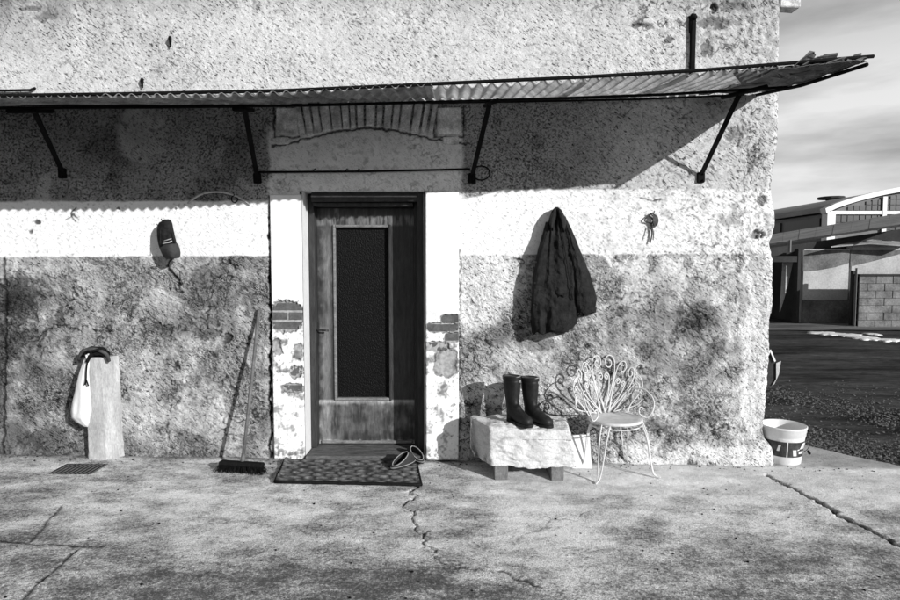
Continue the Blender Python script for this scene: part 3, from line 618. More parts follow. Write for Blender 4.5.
# ================================================================== CANOPY
FR = [(-120, 99.5), (0, 98), (250, 94.5), (440, 86), (590, 79), (720, 71.5), (850, 60.5), (868, 58.5)]
DF = 1.20
frx = [P(u, v, DF).x for u, v in FR]; frz = [P(u, v, DF).z for u, v in FR]
WR = [(-40, 102), (250, 102), (500, 99), (650, 96), (735, 92), (790, 90)]
wrx = [P(u, v).x for u, v in WR]; wrz = [P(u, v).z for u, v in WR]
def canz(x, d):                                             # mid surface of the canopy
    zf = np.interp(x, frx, frz); zw = np.interp(x, wrx, wrz); t = d / DF
    return zw + (zf - zw) * t - .02 * np.sin(math.pi * t)
canopy = thing('canopy', (0, 0, 2.6), 'long corrugated canopy on rusty iron braces above the door', 'canopy')
XR = 2.40
seams = [-3.9, -2.95, -2.0, -1.05, -.1, .85, 1.45, 1.98]
for i in range(len(seams) - 1):
    x0, x1 = seams[i] - (.05 if i else 0), seams[i + 1]
    xs = np.arange(x0, x1 + .001, .0095); ds = np.linspace(.015, DF + random.uniform(-.02, .03), 26); X, D_ = np.meshgrid(xs, ds)
    Zc = canz(X, D_) + .013 * np.sin(X * 2 * math.pi / .076) + .006 * (i % 2) + .012 * fbm(X * 2, D_ * 2, 3, 600 + i)
    # broken front edge on the last sheets
    keep = None
    if i >= 4:
        cx_ = (X[:-1, :-1] + X[1:, 1:]) / 2; cd_ = (D_[:-1, :-1] + D_[1:, 1:]) / 2
        keep = cd_ < DF - .02 - .10 * np.clip(fbm(cx_ * 4.5, cx_ * 0 + 3, 3, 640) + .1, 0, 1) * (cx_ > 1.2)
    o = grid_mesh('corrugated_sheet', X, -D_, Zc, 'fibreglass' if i >= 4 else 'fibreglass_dirty', canopy, None, keep)
    sm = o.modifiers.new('thick', 'SOLIDIFY'); sm.thickness = .003
def bar(name, pts, r, mat='iron', parent=None, n=8, sub=0): return MB().tube(pts, r, n, True, sub).build(name, mat, parent, True)
xsr = [-3.9, -3, -2, -1, 0, .8, 1.5, 2.0, 2.35, 2.50]
bar('front_rail', [(x, -DF + .02, float(canz(x, DF)) + .020) for x in xsr], .011, parent=canopy)
bar('purlin', [(x, -.54, float(canz(x, .54)) - .030) for x in xsr[:-1]], .010, parent=canopy)
X, D_ = np.meshgrid(np.arange(1.93, XR + .062, .012), np.linspace(.02, DF - .01, 60))
crm = .020 * np.abs(fbm(X * 5 + D_ * 3, D_ * 4, 3, 660)) + .012 * fbm(X * 14, D_ * 9, 3, 661)
o = grid_mesh('crumpled_sheet', X, -D_, canz(X, D_) + crm - .012, 'old_sheet', canopy, smooth=False); o.modifiers.new('thick', 'SOLIDIFY').thickness = .003
bar('wall_rail', [(x, -.022, float(canz(x, .02)) - .024) for x in xsr[:-2] + [2.3]], .008, parent=canopy)
bar('end_rail', [(XR, -.02, float(canz(XR, .02)) - .03), (XR + .02, -.6, float(canz(XR, .6)) - .03), (XR + .05, -DF, float(canz(XR, DF)) - .028)], .012, parent=canopy)
BR = [((62, 172), (33, 104)), ((257, 177), (244, 101)), ((472, 177), (490, 96)), ((701, 176), (741, 91))]
for (a, b) in BR:
    p = P(a[0], a[1], .012); q = P(b[0], b[1], .54); q.z = float(canz(q.x, .54)) - .045
    d = (q - p); n = d.normalized(); s = n.cross(Vector((1, 0, 0))).normalized(); m = MB(); w = .017; x = Vector((1, 0, 0))
    x = (x - n * x.dot(n)).normalized()
    m.loft([[p + x * w, p + x * w + s * .012, p - x * w + s * .012, p - x * w], [q + x * w, q + x * w + s * .012, q - x * w + s * .012, q - x * w]]); m.build('brace', 'iron', canopy)
    MB().box((p.x - .03, -.022, p.z - .05), (p.x + .03, .01, p.z + .03), .006, .003).build('foot_plate', 'iron', canopy)
    bar('bracket_arm', [(q.x - .02, -.30, float(canz(q.x - .02, .30)) - .055), (q.x, -.54, q.z - .005), (q.x + .03, -.82, float(canz(q.x + .03, .82)) - .055)], .016, parent=canopy)
    for k in range(2):
        bz = p.z - .035 + k * .05; bar('bolt', [(p.x + .012, -.020, bz), (p.x + .012, -.034, bz)], .008, parent=canopy, n=6)
a, b = P(258, 172, .03), P(470, 169, .03); bar('tie_rod', [a, (a + b) / 2 + Vector((0, 0, -.006)), b], .0085, parent=canopy)
for u in (314, 346, 358):
    c = P(u, 170.5, .03); bar('tie_clip', [c + Vector((-.008, 0, -.012)), c + Vector((0, -.012, 0)), c + Vector((.008, 0, .014)), c + Vector((.008, .035, .016))], .004, parent=canopy, n=5)
c = P(481, 173, .02); ring = [c + Vector((math.cos(t) * .07, 0, math.sin(t) * .055)) for t in np.linspace(0, 6.28, 18)]; bar('iron_ring', ring, .006, parent=canopy, n=6)
# strap that hangs the canopy from the wall
a, b = P(694, 14, .02), P(697, 84, .03)
MB().box((a.x - .022, -.035, b.z), (a.x + .014, -.006, a.z), .004, .003).build('hanger_strap', 'iron', canopy)
bar('strap_pin', [P(688, 18, -.02), P(696, 17, .05)], .016, parent=canopy)
MB().box((a.x - .035, -.03, a.z - .14), (a.x - .002, .004, a.z - .03), .008, .004).build('strap_knuckle', 'iron', canopy)
# crumpled remains of roofing sheet at the free end
def scrap(pts, seed, thick=.005):
    top = [Vector(p) for p in pts]; n = len(top); c0 = sum(top, Vector()) / n
    m = MB(); rng = random.Random(seed); K = 4
    rings = []
    for k in range(K + 1):
        t = k / K; rings.append([c0 + (p - c0) * max(t, .02) + Vector((0, 0, rng.uniform(-.016, .016) if 0 < k < K else 0)) for p in top])
    m.loft(rings, False); o = m.build('torn_sheet', 'old_sheet', canopy); sm = o.modifiers.new('t', 'SOLIDIFY'); sm.thickness = thick; return o
def T(u, v, d): return P(u, v, d)
scrap([T(733, 73, 1.16), T(760, 67, 1.12), T(790, 66, 1.05), T(797, 75, .85), T(772, 85, .60), T(742, 84, .75)], 1)
scrap([T(758, 70, 1.2), T(792, 66, 1.16), T(812, 70, 1.0), T(790, 80, .7), T(765, 78, .9)], 2)
scrap([T(793, 67, 1.2), T(806, 56, 1.2), T(814, 52, 1.16), T(816, 55, 1.1), T(812, 61, 1.05), T(806, 67, 1.0)], 3)
scrap([T(803, 65, 1.2), T(818, 57, 1.18), T(838, 54.5, 1.15), T(836, 59, 1.05), T(822, 66, .95)], 4)
scrap([T(826, 64, 1.2), T(842, 58, 1.2), T(861, 55.5, 1.16), T(860, 61, 1.1), T(838, 67, 1.0)], 5)
scrap([T(796, 66, 1.18), T(803, 58, 1.15), T(810, 50.5, 1.1), T(815, 51.5, 1.1), T(811, 58, 1.12), T(818, 60, 1.15), T(808, 67, 1.15)], 8)
scrap([T(812, 63, 1.18), T(824, 55, 1.12), T(838, 53, 1.1), T(833, 57.5, 1.12), T(842, 59, 1.15), T(826, 65, 1.15)], 9)
scrap([T(846, 61, 1.19), T(854, 55, 1.15), T(862, 54, 1.15), T(858, 58, 1.16), T(866, 58.5, 1.18), T(850, 63, 1.18)], 10, .003)
scrap([T(856, 60, 1.2), T(866, 57.5, 1.19), T(873, 55, 1.18), T(864, 60.5, 1.16)], 6, .003)
scrap([T(790, 74, 1.0), T(815, 69, 1.05), T(835, 67, 1.0), T(833, 70, .9), T(800, 78, .7)], 7)

# ================================================================== THINGS HUNG ON THE WALL
def hook(name, p, parent=None, L=.05):
    return bar(name, [p + Vector((0, .02, 0)), p + Vector((0, -L, 0)), p + Vector((0, -L - .008, .012))], .004, 'iron', parent, 6)
# jacket
jk = thing('jacket', P(562, 332), 'dark creased work jacket hanging by its collar on the wall', 'jacket')
def drape(name, rows, mat, parent, seed, folds=3.0, amp=.022, n=120, sub=11):
    """rows: (v, uleft, uright, ydepth_front). closed lofted cloth with folds fanning out from the hook"""
    vs = [r[0] for r in rows]; m = MB(); rings = []
    K = len(rows) * sub
    for k in range(K + 1):
        v = vs[0] + (vs[-1] - vs[0]) * k / K
        a = float(np.interp(v, vs, [r[1] for r in rows])); b = float(np.interp(v, vs, [r[2] for r in rows])); dep = float(np.interp(v, vs, [r[3] for r in rows]))
        t = k / K; ring = []
        for j in range(n):
            th = 2 * math.pi * j / n; cx = math.cos(th); sn = math.sin(th)
            s = .5 + .5 * cx
            u = a + (b - a) * s + .8 * mnoise.noise(Vector((j * .3, k * .12, seed)))
            front = max(0, -sn)
            fn = mnoise.noise(Vector((s * folds * 1.1 + .35 * t, t * .9, seed * 3.1))); fold = 1.3 - 3.4 * abs(fn)
            cr = 1.0 - 2.6 * abs(mnoise.noise(Vector((u / 15 + v / 30, v / 17 - u / 24, seed)))) + .8 - 2.4 * abs(mnoise.noise(Vector((u / 6.5 - v / 9, v / 7 + u / 11, seed + 3))))
            y = -.012 - (dep * (.25 + .75 * front ** .55) * (1 if sn < 0 else .25)) - (amp * t ** .5 * fold + .0080 * cr * min(1, t * 3)) * front
            y = min(y, -.006)
            vv = v + (2.0 * math.sin(s * 9 + seed) if k == K else 0)
            p = P(u, vv, -y); ring.append(p)
        rings.append(ring)
    m.loft(rings, True); return m.build(name, mat, parent, True)
body = drape('body', [(208.5, 554, 559, .045), (214, 551, 563, .06), (228, 546, 568, .075), (250, 541, 573, .095), (275, 536, 578, .11), (300, 531.5, 579, .12), (322, 531, 577, .125), (331, 532, 571, .12)], 'denim', jk, 1.3, 3.2, .030)
sl = drape('sleeve', [(216, 559, 565, .06), (235, 562, 574, .085), (255, 566, 582, .10), (275, 570, 590, .11), (298, 573, 597, .11), (313, 577, 594.5, .10)], 'denim', jk, 4.1, 1.6, .022)
sl2 = drape('sleeve', [(222, 546, 552, .07), (250, 538, 549, .12), (280, 532.5, 547, .14), (310, 531, 546, .15), (333, 533, 547, .14)], 'denim', jk, 7.7, 1.2, .016)
drape('hem_lining', [(316, 549, 566, .115), (324, 545, 569, .150), (333, 542, 568, .140)], 'lining', jk, 2.1, 1.0, .004)
ct = [P(552, 213, .08), P(555.5, 208.5, .07), P(558, 208.5, .065), P(561, 212, .075)]; bar('collar', ct, .010, 'denim', jk, 7, 3)
zp = [P(549.5, 224, .075), P(545, 245, .105), P(541, 270, .128), P(538.5, 295, .140), P(537.5, 328, .140)]; bar('zip', zp, .0045, 'metal_dark', jk, 6, 6)
sp = [P(559, 216, .095), P(563.5, 240, .128), P(568, 270, .142), P(573, 300, .15)]; bar('arm_seam', sp, .004, 'lining', jk, 6, 6)
for sg_, rows_ in ((0, [(209, 553, 556.5, .085), (216, 550, 556.5, .105), (224, 549, 554.5, .12), (229, 551, 553, .12)]), (1, [(209, 557, 560.5, .08), (217, 557.5, 565, .10), (225, 560, 566, .11), (230, 563, 565, .105)])):
    drape('collar', rows_, 'denim', jk, 11.3 + sg_, 1.0, .004, 30, 5)
drape('cuff', [(307, 576, 596.8, .125), (313.5, 577, 595.8, .12)], 'denim', jk, 9.2, .8, .006, 40, 4)
drape('pocket_flap', [(287, 553, 566, .155), (293, 552.5, 566.5, .162), (296, 555, 565, .158)], 'denim', jk, 5.5, .7, .004, 40, 4)
for (u, v) in ((536, 262), (535, 283), (534, 305)):
    c = P(u, v, .165); bar('button', [c + Vector((0, .012, 0)), c], .006, 'metal_dark', jk, 8)
hk = hook('coat_hook', P(557, 211)); tag(hk, 'iron hook holding up the dark jacket', 'hook')

# cap
capr = thing('cap', P(168, 257), 'dark baseball cap hung with its peak pointing down', 'cap')
m = MB(); rings = []
rows = [(220, 162, 168, .07), (221.3, 159.2, 170.8, .09), (224, 157.6, 172.3, .10), (229, 156.8, 173.3, .108), (237, 157.2, 175, .115), (243, 158.2, 176.5, .115), (247.5, 159.5, 177.6, .10)]
for (v, a, b, dp) in rows:
    rings.append([P(a + (b - a) * (.5 + .5 * math.cos(t)), v - 1.0 * math.cos(t), .03 + 1.25 * dp * (.5 - .5 * math.sin(t)) ** .8) for t in np.linspace(0, 2 * math.pi, 24, endpoint=False)])
m.loft(rings, True); m.build('crown', 'cap_cloth', capr, True)
m = MB(); rings = []
for (v, a, b, d0) in [(244, 159.5, 178, .165), (249, 160, 179.8, .185), (253, 161.8, 180.6, .185), (256.5, 163.6, 180.4, .172), (258.6, 166.5, 179, .164)]:
    ring = []
    for t in np.linspace(0, 1, 12): ring.append(P(a + (b - a) * t, v - 1.2 * (t - .5), d0 + .02 * math.sin(math.pi * t) - .05 * (1 - math.sin(math.pi * t))))
    for t in np.linspace(1, 0, 12): ring.append(P(a + (b - a) * t, v - 1.2 * (t - .5), d0 - .006 + .02 * math.sin(math.pi * t) - .05 * (1 - math.sin(math.pi * t))))
    rings.append(ring)
m.loft(rings, True); m.build('peak', 'cap_peak', capr, True)
bar('badge', [P(163, 243.8, .172), P(166, 243, .182), P(169, 242.4, .184), P(172, 241, .176)], .0055, 'cap_pale', capr, 6, 3)
bar('badge', [P(163.6, 241, .168), P(167, 240, .176), P(171.5, 238.6, .170)], .003, 'cap_pale', capr, 6, 3)
bar('strap', [P(160, 224, .10), P(163, 221, .09), P(166, 220, .06), P(169, 222.5, .10)], .006, 'cap_cloth', capr, 6, 3)
for s_, e_ in (((164, 225), (167, 243)), ((160.5, 226), (160, 245)), ((169.5, 225), (175, 243))):
    bar('seam', [P(s_[0], s_[1], .135), P((s_[0] + e_[0]) / 2, (s_[1] + e_[1]) / 2, .168), P(e_[0], e_[1], .168)], .003, 'cap_cloth', capr, 5, 4)
tag(hook('cap_hook', P(166, 221), None, .07), 'iron nail holding up the baseball cap', 'nail')

# bundle of twine and dry leaf
tw = thing('twine_bundle', P(651, 241), 'small knotted bundle of dark twine and dry leaf on a nail', 'twine')
for i, pts in enumerate([[(652, 213), (646, 218), (645, 221), (650, 223), (652, 226)], [(652, 213), (657, 217), (657.5, 223), (654, 227), (652, 225)], [(651, 214), (655, 219), (653, 225)], [(649, 216), (653, 220), (651, 226), (652, 234), (650, 243)],
                         [(652, 226), (653.5, 234), (653, 240)], [(651, 226), (649, 233), (647.5, 238)], [(650, 217), (655, 222), (652.5, 228)]]):
    bar('twine', [P(u, v, .02 + .006 * (i % 3)) for u, v in pts], .0055 if i < 4 else .0035, 'twine', tw, 6, 4)
m = MB(); q = [P(653, 214, .03), P(657, 217, .035), P(657.6, 222, .04), P(654.5, 227, .03), P(653, 221, .05)]; m.add([*q, *[p + Vector((0, .006, 0)) for p in q]], [(0, 1, 4), (1, 2, 4), (2, 3, 4), (3, 0, 4), (5, 6, 9), (6, 7, 9), (7, 8, 9), (8, 5, 9)]); m.build('dry_leaf', 'twine', tw)
tag(hook('twine_nail', P(652, 213)), 'iron nail holding up the twine bundle', 'nail')

# bent wire with ring over the white band
wr = thing('bent_wire', P(220, 200), 'thin bent wire with a small ring arched over the whitewashed band', 'wire')
bar('wire', [P(188, 203.5, .012), P(196, 197, .02), P(206, 193, .025), P(220, 192, .022), P(232, 194.5, .02), P(242, 199, .02), P(250, 204.5, .012)], .0085, 'plain_wall', wr, 6, 5)
c = P(234.5, 199, .022); bar('ring', [c + Vector((math.cos(t) * .025, 0, math.sin(t) * .027)) for t in np.linspace(0, 6.28, 14)], .005, 'iron', wr, 6)
for u, v in ((204, 194), (234, 195)): bar('staple', [P(u, v, -.01), P(u, v, .03)], .006, 'iron', wr, 6)

# loose spikes in the upper wall and iron bar at the edge of the canopy
for (u, v, L, lab) in ((170, 40, 9, 'bent iron spike high in the pale upper wall, clear of the canopy'), (142, 82, 8, 'bent iron spike in the pale wall just above the canopy edge')):
    m = MB(); m.tube([P(u, v - 3, -.02), P(u, v - 2, .035), P(u + .3, v + 2, .03), P(u + .6, v + L - 2, .02)], [.012, .014, .009, .005], 7); 
    tag(m.build('wall_spike', 'iron', None, True), lab, 'spike', 'iron spikes in the upper wall')
sb = bar('iron_bar', [P(-60, 90.5, .03), P(5, 90.5, .03), P(30, 90, .03), P(34, 88.5, .02), P(36, 88, -.02)], .010); tag(sb, 'thin iron bar fixed flat to the wall above the canopy', 'bar')

# dark metal box on the far side of the corner
bx = thing('wall_box', (2.60, .10, .9), 'small dark metal box with pale lid fixed to the house corner', 'box')
a0 = P(764, 384, -.06); a1 = P(781, 352, -.06)
def sidebox(name, pts, y0, y1, mat): 
    m = MB(); m.loft([[P(u, v, -y0) for u, v in pts], [P(u, v, -y1) for u, v in pts]]); return m.build(name, mat, bx)
sidebox('body', [(764, 386), (764, 358), (769, 352), (776, 363), (776, 379), (771, 386)], .07, .22, 'metal_dark')
sidebox('lid', [(776.2, 379), (776.2, 363.2), (781, 361), (779, 374), (774.5, 384), (772, 386)], .055, .23, 'plain_wall')
sidebox('clip', [(769.5, 350), (771, 349.5), (776, 361), (774.5, 362)], .05, .07, 'white_board')

# ================================================================== WATER PILLAR, BAG, DRAIN
pl = thing('stone_post', G(100, 462), 'pale limewashed stone post set against the rough wall', 'post')
xs0 = P(85, 400, .10).x; xs1 = P(107.5, 400, .10).x; xs2 = P(123, 400, 0).x; zt = P(96, 357, .08).z; zb = gz(-2.8) - .05
m = MB(); rings = []
rng = random.Random(5)
for k in range(25):
    t = k / 24; z = zb + (zt - zb) * t; j = lambda s=.004: rng.uniform(-s, s); tp = .022 * t
    wv = .006 * mnoise.noise(Vector((0, z * 5, 1))); rr = .02
    rings.append([Vector(p) for p in [(xs0 - .012 + tp * .4 + j(), .03, z), (xs0 + tp * .4 + j(.003), -.085 + j(), z), (xs0 + .018 + j(.003), -.105 + wv + j(.003), z), (xs0 + .09, -.108 + wv + j(.003), z), (xs1 - .02 - tp, -.105 + j(.003), z), (xs1 - tp + j(.003), -.088 + j(), z),
                  ((xs1 + xs2) / 2 - tp, -.045 + j(), z), (xs2 - tp * 1.2 + j(.006), -.004 + j(.003), z), (xs2 - .02, .03, z)]])
m.loft(rings); m.build('shaft', node_mat('limewash', 0.38, 0.9, 0.28, 10, 0.25, 90, 0.4, 70, 0.004, stretch=(1.5, 1.5, .4)), pl, False)
rs = [[P(u, v, d) for u, v in pts] for d, pts in ((-.01, [(78, 356), (82, 349), (92, 346), (104, 347), (110, 352), (109, 358), (100, 354), (88, 354)]), (.07, [(78, 357), (82, 350), (92, 347), (104, 348.5), (110.5, 353), (109.5, 359), (100, 354.5), (88, 355)]),
                                                  (.135, [(80, 358), (83, 351), (92, 348), (103, 350), (109, 354.5), (109, 358), (100, 355), (88, 356)]))]
MB().loft(rs).build('mossy_cap', 'bristle', pl)
bar('root', [P(79, 360, .10), P(82, 352, .14), P(90, 349, .15), (P(99, 350, .15)), P(107, 355, .14), P(109, 361, .11)], .014, 'twine', pl, 7, 4)
bar('root', [P(84, 353, .13), P(93, 351, .16), P(101, 349, .15), P(106, 350, .12)], .011, 'bristle', pl, 7, 4)
bar('tap', [P(92, 356, .08), P(92, 355, .17), P(90, 356, .19), P(87, 362, .185)], .013, 'iron', pl, 8, 4)
bar('tap_wheel', [P(88 + 5 * math.cos(t) * .7, 354.5 + 3.5 * math.sin(t), .18) for t in np.linspace(0, 6.28, 12)], .007, 'iron', pl, 6)
bg_ = thing('plastic_bag', P(82, 424, .12), 'white knotted plastic bag hanging from the tap on the post', 'bag')
m = MB(); rings = []
rows = [(356, 85.5, 89.5, .015), (362, 83, 89.5, .02), (372, 79.5, 89, .035), (385, 76, 90, .06), (400, 72.2, 91, .07), (412, 70.8, 91.5, .075), (418, 71.2, 90.5, .065), (422, 75.5, 90, .05), (425.5, 82, 89, .025), (427, 85, 88, .01)]
for k in range(49):
    q = k / 48 * (len(rows) - 1); i = min(int(q), len(rows) - 2); f = q - i; v, a, b, dp = [rows[i][c] + (rows[i + 1][c] - rows[i][c]) * f for c in range(4)]
    ring = []
    for j, t in enumerate(np.linspace(0, 2 * math.pi, 30, endpoint=False)):
        w = 1 + .20 * math.sin(t * 7 + k * .06 + 1) * (1 - k / 60) + .30 * mnoise.noise(Vector((math.cos(t) * 2.2, math.sin(t) * 2.2, k * .10))) - .22 * abs(mnoise.noise(Vector((math.cos(t) * 4, math.sin(t) * 4 + k * .05, k * .16))))
        ring.append(P((a + b) / 2 + (b - a) / 2 * math.cos(t) * (1 + .45 * (w - 1)), v, max(.12 - .0 + dp * math.sin(t) * w + .03, .016)))
    rings.append(ring)
m.loft(rings); m.build('sack', 'bag', bg_, True)
bar('drawstring', [P(88.5, 357, .18), P(86.5, 368, .20), P(86, 380, .225), P(85, 385, .235)], .006, 'iron', bg_, 6, 4)
bar('drawstring', [P(86, 379, .23), P(88.5, 386, .235)], .005, 'iron', bg_, 6)
bar('knot', [P(86.5, 355, .18), P(88, 359, .19), P(90, 356, .19), P(88, 354.5, .18)], .010, 'bag', bg_, 7, 3)
# drain grate
dr = thing('drain_grate', ((dlo[0] + dhi[0]) / 2, (dlo[1] + dhi[1]) / 2, gz(-2.9)), 'slotted iron drain grate sunk in the concrete by the post', 'drain')
z0 = gz(dlo[0]) - .004
pit_ = MB(); pit_.box((dlo[0] - .02, dlo[1] - .02, z0 - .115), (dhi[0] + .02, dhi[1] + .02, z0 - .085)); 
for lo, hi in (((dlo[0] - .03, dlo[1] - .03), (dlo[0] - .001, dhi[1] + .03)), ((dhi[0] + .001, dlo[1] - .03), (dhi[0] + .03, dhi[1] + .03)), ((dlo[0] - .001, dlo[1] - .03), (dhi[0] + .001, dlo[1] - .001)), ((dlo[0] - .001, dhi[1] + .001), (dhi[0] + .001, dhi[1] + .03))):
    pit_.box((lo[0], lo[1], z0 - .09), (hi[0], hi[1], z0 - .018))
pit_.build('pit', 'hole', dr)
nb = 10; wdt = (dhi[0] - dlo[0])
for k in range(nb):
    x = dlo[0] + wdt * (k + .5) / nb
    MB().box((x - .007, dlo[1] + .001, z0 - .004), (x + .007, dhi[1] - .001, z0 + .002), .001).build('bar', 'sill_wood', dr)

# ================================================================== BROOM
br = thing('broom', G(243, 474), 'long handled broom with dark bristles leaning on the wall', 'broom')
g = G(243, 472); top = P(259, 309, .022)
hb = Vector((g.x, g.y, g.z + .085)); bar('handle', [hb, hb + (top - hb) * .5 + Vector((.004, -.004, 0)), top], [.0125, .0125, .0125], 'broom_wood', br, 10)
ha, hc = G(218, 471), G(266, 475)
m = MB(); dirv = (hc - ha); dirv.z = 0; Lh = dirv.length; ex = dirv.normalized(); ey = Vector((-ex.y, ex.x, 0)); mid = (ha + hc) / 2; mid.z = gz(mid.x)
mt = Matrix((( ex.x, ey.x, 0, mid.x), (ex.y, ey.y, 0, mid.y), (0, 0, 1, mid.z), (0, 0, 0, 1)))
m.box((-Lh / 2 + .02, -.03, .055), (Lh / 2 - .02, .03, .085), .008, 0, mt); m.build('head', 'bristle', br)
m = MB(); rng = random.Random(3)
for i in range(420):
    x = rng.uniform(-Lh / 2 + .02, Lh / 2 - .02); y = rng.uniform(-.026, .026); sx = x / (Lh / 2) * .03 + rng.uniform(-.012, .012); sy = y * .9 + rng.uniform(-.012, .012)
    p = mt @ Vector((x, y, .058)); q = mt @ Vector((x + sx, y + sy, .004 + rng.uniform(-.001, .010))); w = ex * .003; w2 = ey * .003
    m.add([p - w, p + w, q + w * .6, q - w * .6], [(0, 1, 2, 3)]); m.add([p - w2, p + w2, q + w2 * .6, q - w2 * .6], [(0, 1, 2, 3)])
o = m.build('bristles', 'bristle', br, fixn=False); o['kind'] = 'stuff'
bar('socket', [hb - (top - hb).normalized() * .012, hb + (top - hb).normalized() * .05], [.018, .015], 'broom_wood', br, 10)

# ================================================================== DOORMAT AND CLOGS
mt_ = thing('doormat', G(350, 474), 'dark coarse woven doormat lying before the door', 'doormat')
c00, c10, c11, c01 = G(275, 483.5), G(421, 486.5), G(416, 463.5), G(285, 461.5)
S_, T_ = np.meshgrid(np.linspace(0, 1, 330), np.linspace(0, 1, 120))
def bil(i): return (c00[i] * (1 - S_) + c10[i] * S_) * (1 - T_) + (c01[i] * (1 - S_) + c11[i] * S_) * T_
X = bil(0) + .006 * fbm(S_ * 6, T_ * 30, 3, 701) ; Y = bil(1) + .012 * fbm(S_ * 7, T_ * 2, 3, 702)
row = T_ * 9; ri = np.floor(row); fr = row - ri
bead = np.abs(np.sin(math.pi * (S_ * 9 + .5 * ri + .6 * fbm(S_ * 9, ri * 3.1, 2, 703))))
rope = np.sin(math.pi * fr) ** .7
edge = np.minimum(np.minimum(S_, 1 - S_) * 1.1, np.minimum(T_, 1 - T_) * .45)
hgt = .012 + .012 * rope * (.45 + .55 * bead ** .6) + .010 * fbm(S_ * 5, T_ * 3, 3, 704) + .004 * ss(.02, .0, edge)
hgt = hgt * ss(0, .008, edge) + .001 + .018 * ss(.05, .0, S_) * ss(.5, .9, np.abs(T_ - .5) * 2 + .3)
Zm = (-0.0275 - 0.0143 * X) + hgt
colm = (.025 + .30 * rope * bead ** 1.5 * (.5 + .5 * fbm(S_ * 40, T_ * 22, 2, 705))) * (1 - .4 * ss(.02, .0, edge)) * (1 + .4 * fbm(S_ * 8, T_ * 4, 3, 706))
grid_mesh('weave', X, Y, Zm, 'mat_weave', mt_, np.clip(colm, .012, .4))
def seg(a, b): return [Vector((a.x + (b.x - a.x) * t, a.y + (b.y - a.y) * t, gz(a.x + (b.x - a.x) * t) + .012 + .003 * math.sin(t * 40))) for t in np.linspace(0, 1, 14)]
for a, b in ((c00, c10), (c10, c11), (c00, c01)): bar('border', seg(a, b), .012, 'bristle', mt_, 7)

def clog(uv, rot, sc, lab, zoff):
    g = G(*uv); base = Vector((g.x, g.y, g.z + zoff)); o = thing('clog', base, lab, 'clog', None)
    Rm = Matrix.Rotation(rot, 4, 'Z')
    def tr(p): return base + Rm @ (Vector(p) * sc)
    # sole outline, heel towards +x, toe towards -x
    def half(t): return .042 * (math.sin(math.pi * min(max(t, .0), 1)) ** .45) * (1.12 - .22 * t)
    N = 26
    out = [(-.13 + .26 * t, half(t)) for t in np.linspace(0.001, .999, N)] + [(-.13 + .26 * t, -half(t)) for t in np.linspace(.999, .001, N)]
    m = MB(); m.loft([[tr((x, y, .0)) for x, y in out], [tr((x * 1.02, y * 1.05, .012)) for x, y in out], [tr((x, y, .024)) for x, y in out]]); m.build('sole', 'clog', o, True)
    # upper: from the sole up to a tilted oval mouth, low at the heel and high over the instep
    m = MB(); rings = []; N2 = len(out)
    rim = []
    for x, y in out:
        th = math.atan2(y / .042, x / .13); rx = .03 + .078 * math.cos(th); rim.append((rx, .040 * math.sin(th), .062 - .036 * math.cos(th)))
    for k in range(9):
        q = k / 8; w = q ** 1.6
        rings.append([tr((x * (1 - w) + r_[0] * w, y * (1 - w) + r_[1] * w, .022 * (1 - math.sin(q * 1.57)) + r_[2] * math.sin(q * 1.57))) for (x, y), r_ in zip(out, rim)])
    m.loft(rings, False); u_ = m.build('upper', 'clog', o, True); sm = u_.modifiers.new('t', 'SOLIDIFY'); sm.thickness = .005
    bar('rim', rings[-1] + [rings[-1][0]], .0042, 'clog_rim', o, 6)
    bar('welt', [tr((x * 1.02, y * 1.05, .016)) for x, y in out] + [tr((out[0][0] * 1.02, out[0][1] * 1.05, .016))], .0030, 'clog_rim', o, 6)
    return o
clog((403, 469), R(-128), 1.0, 'dark clog with pale rim lying on the edge of the doormat', .026)
clog((415, 461), R(-58), 1.0, 'dark clog with pale rim tipped against the door sill', .012)

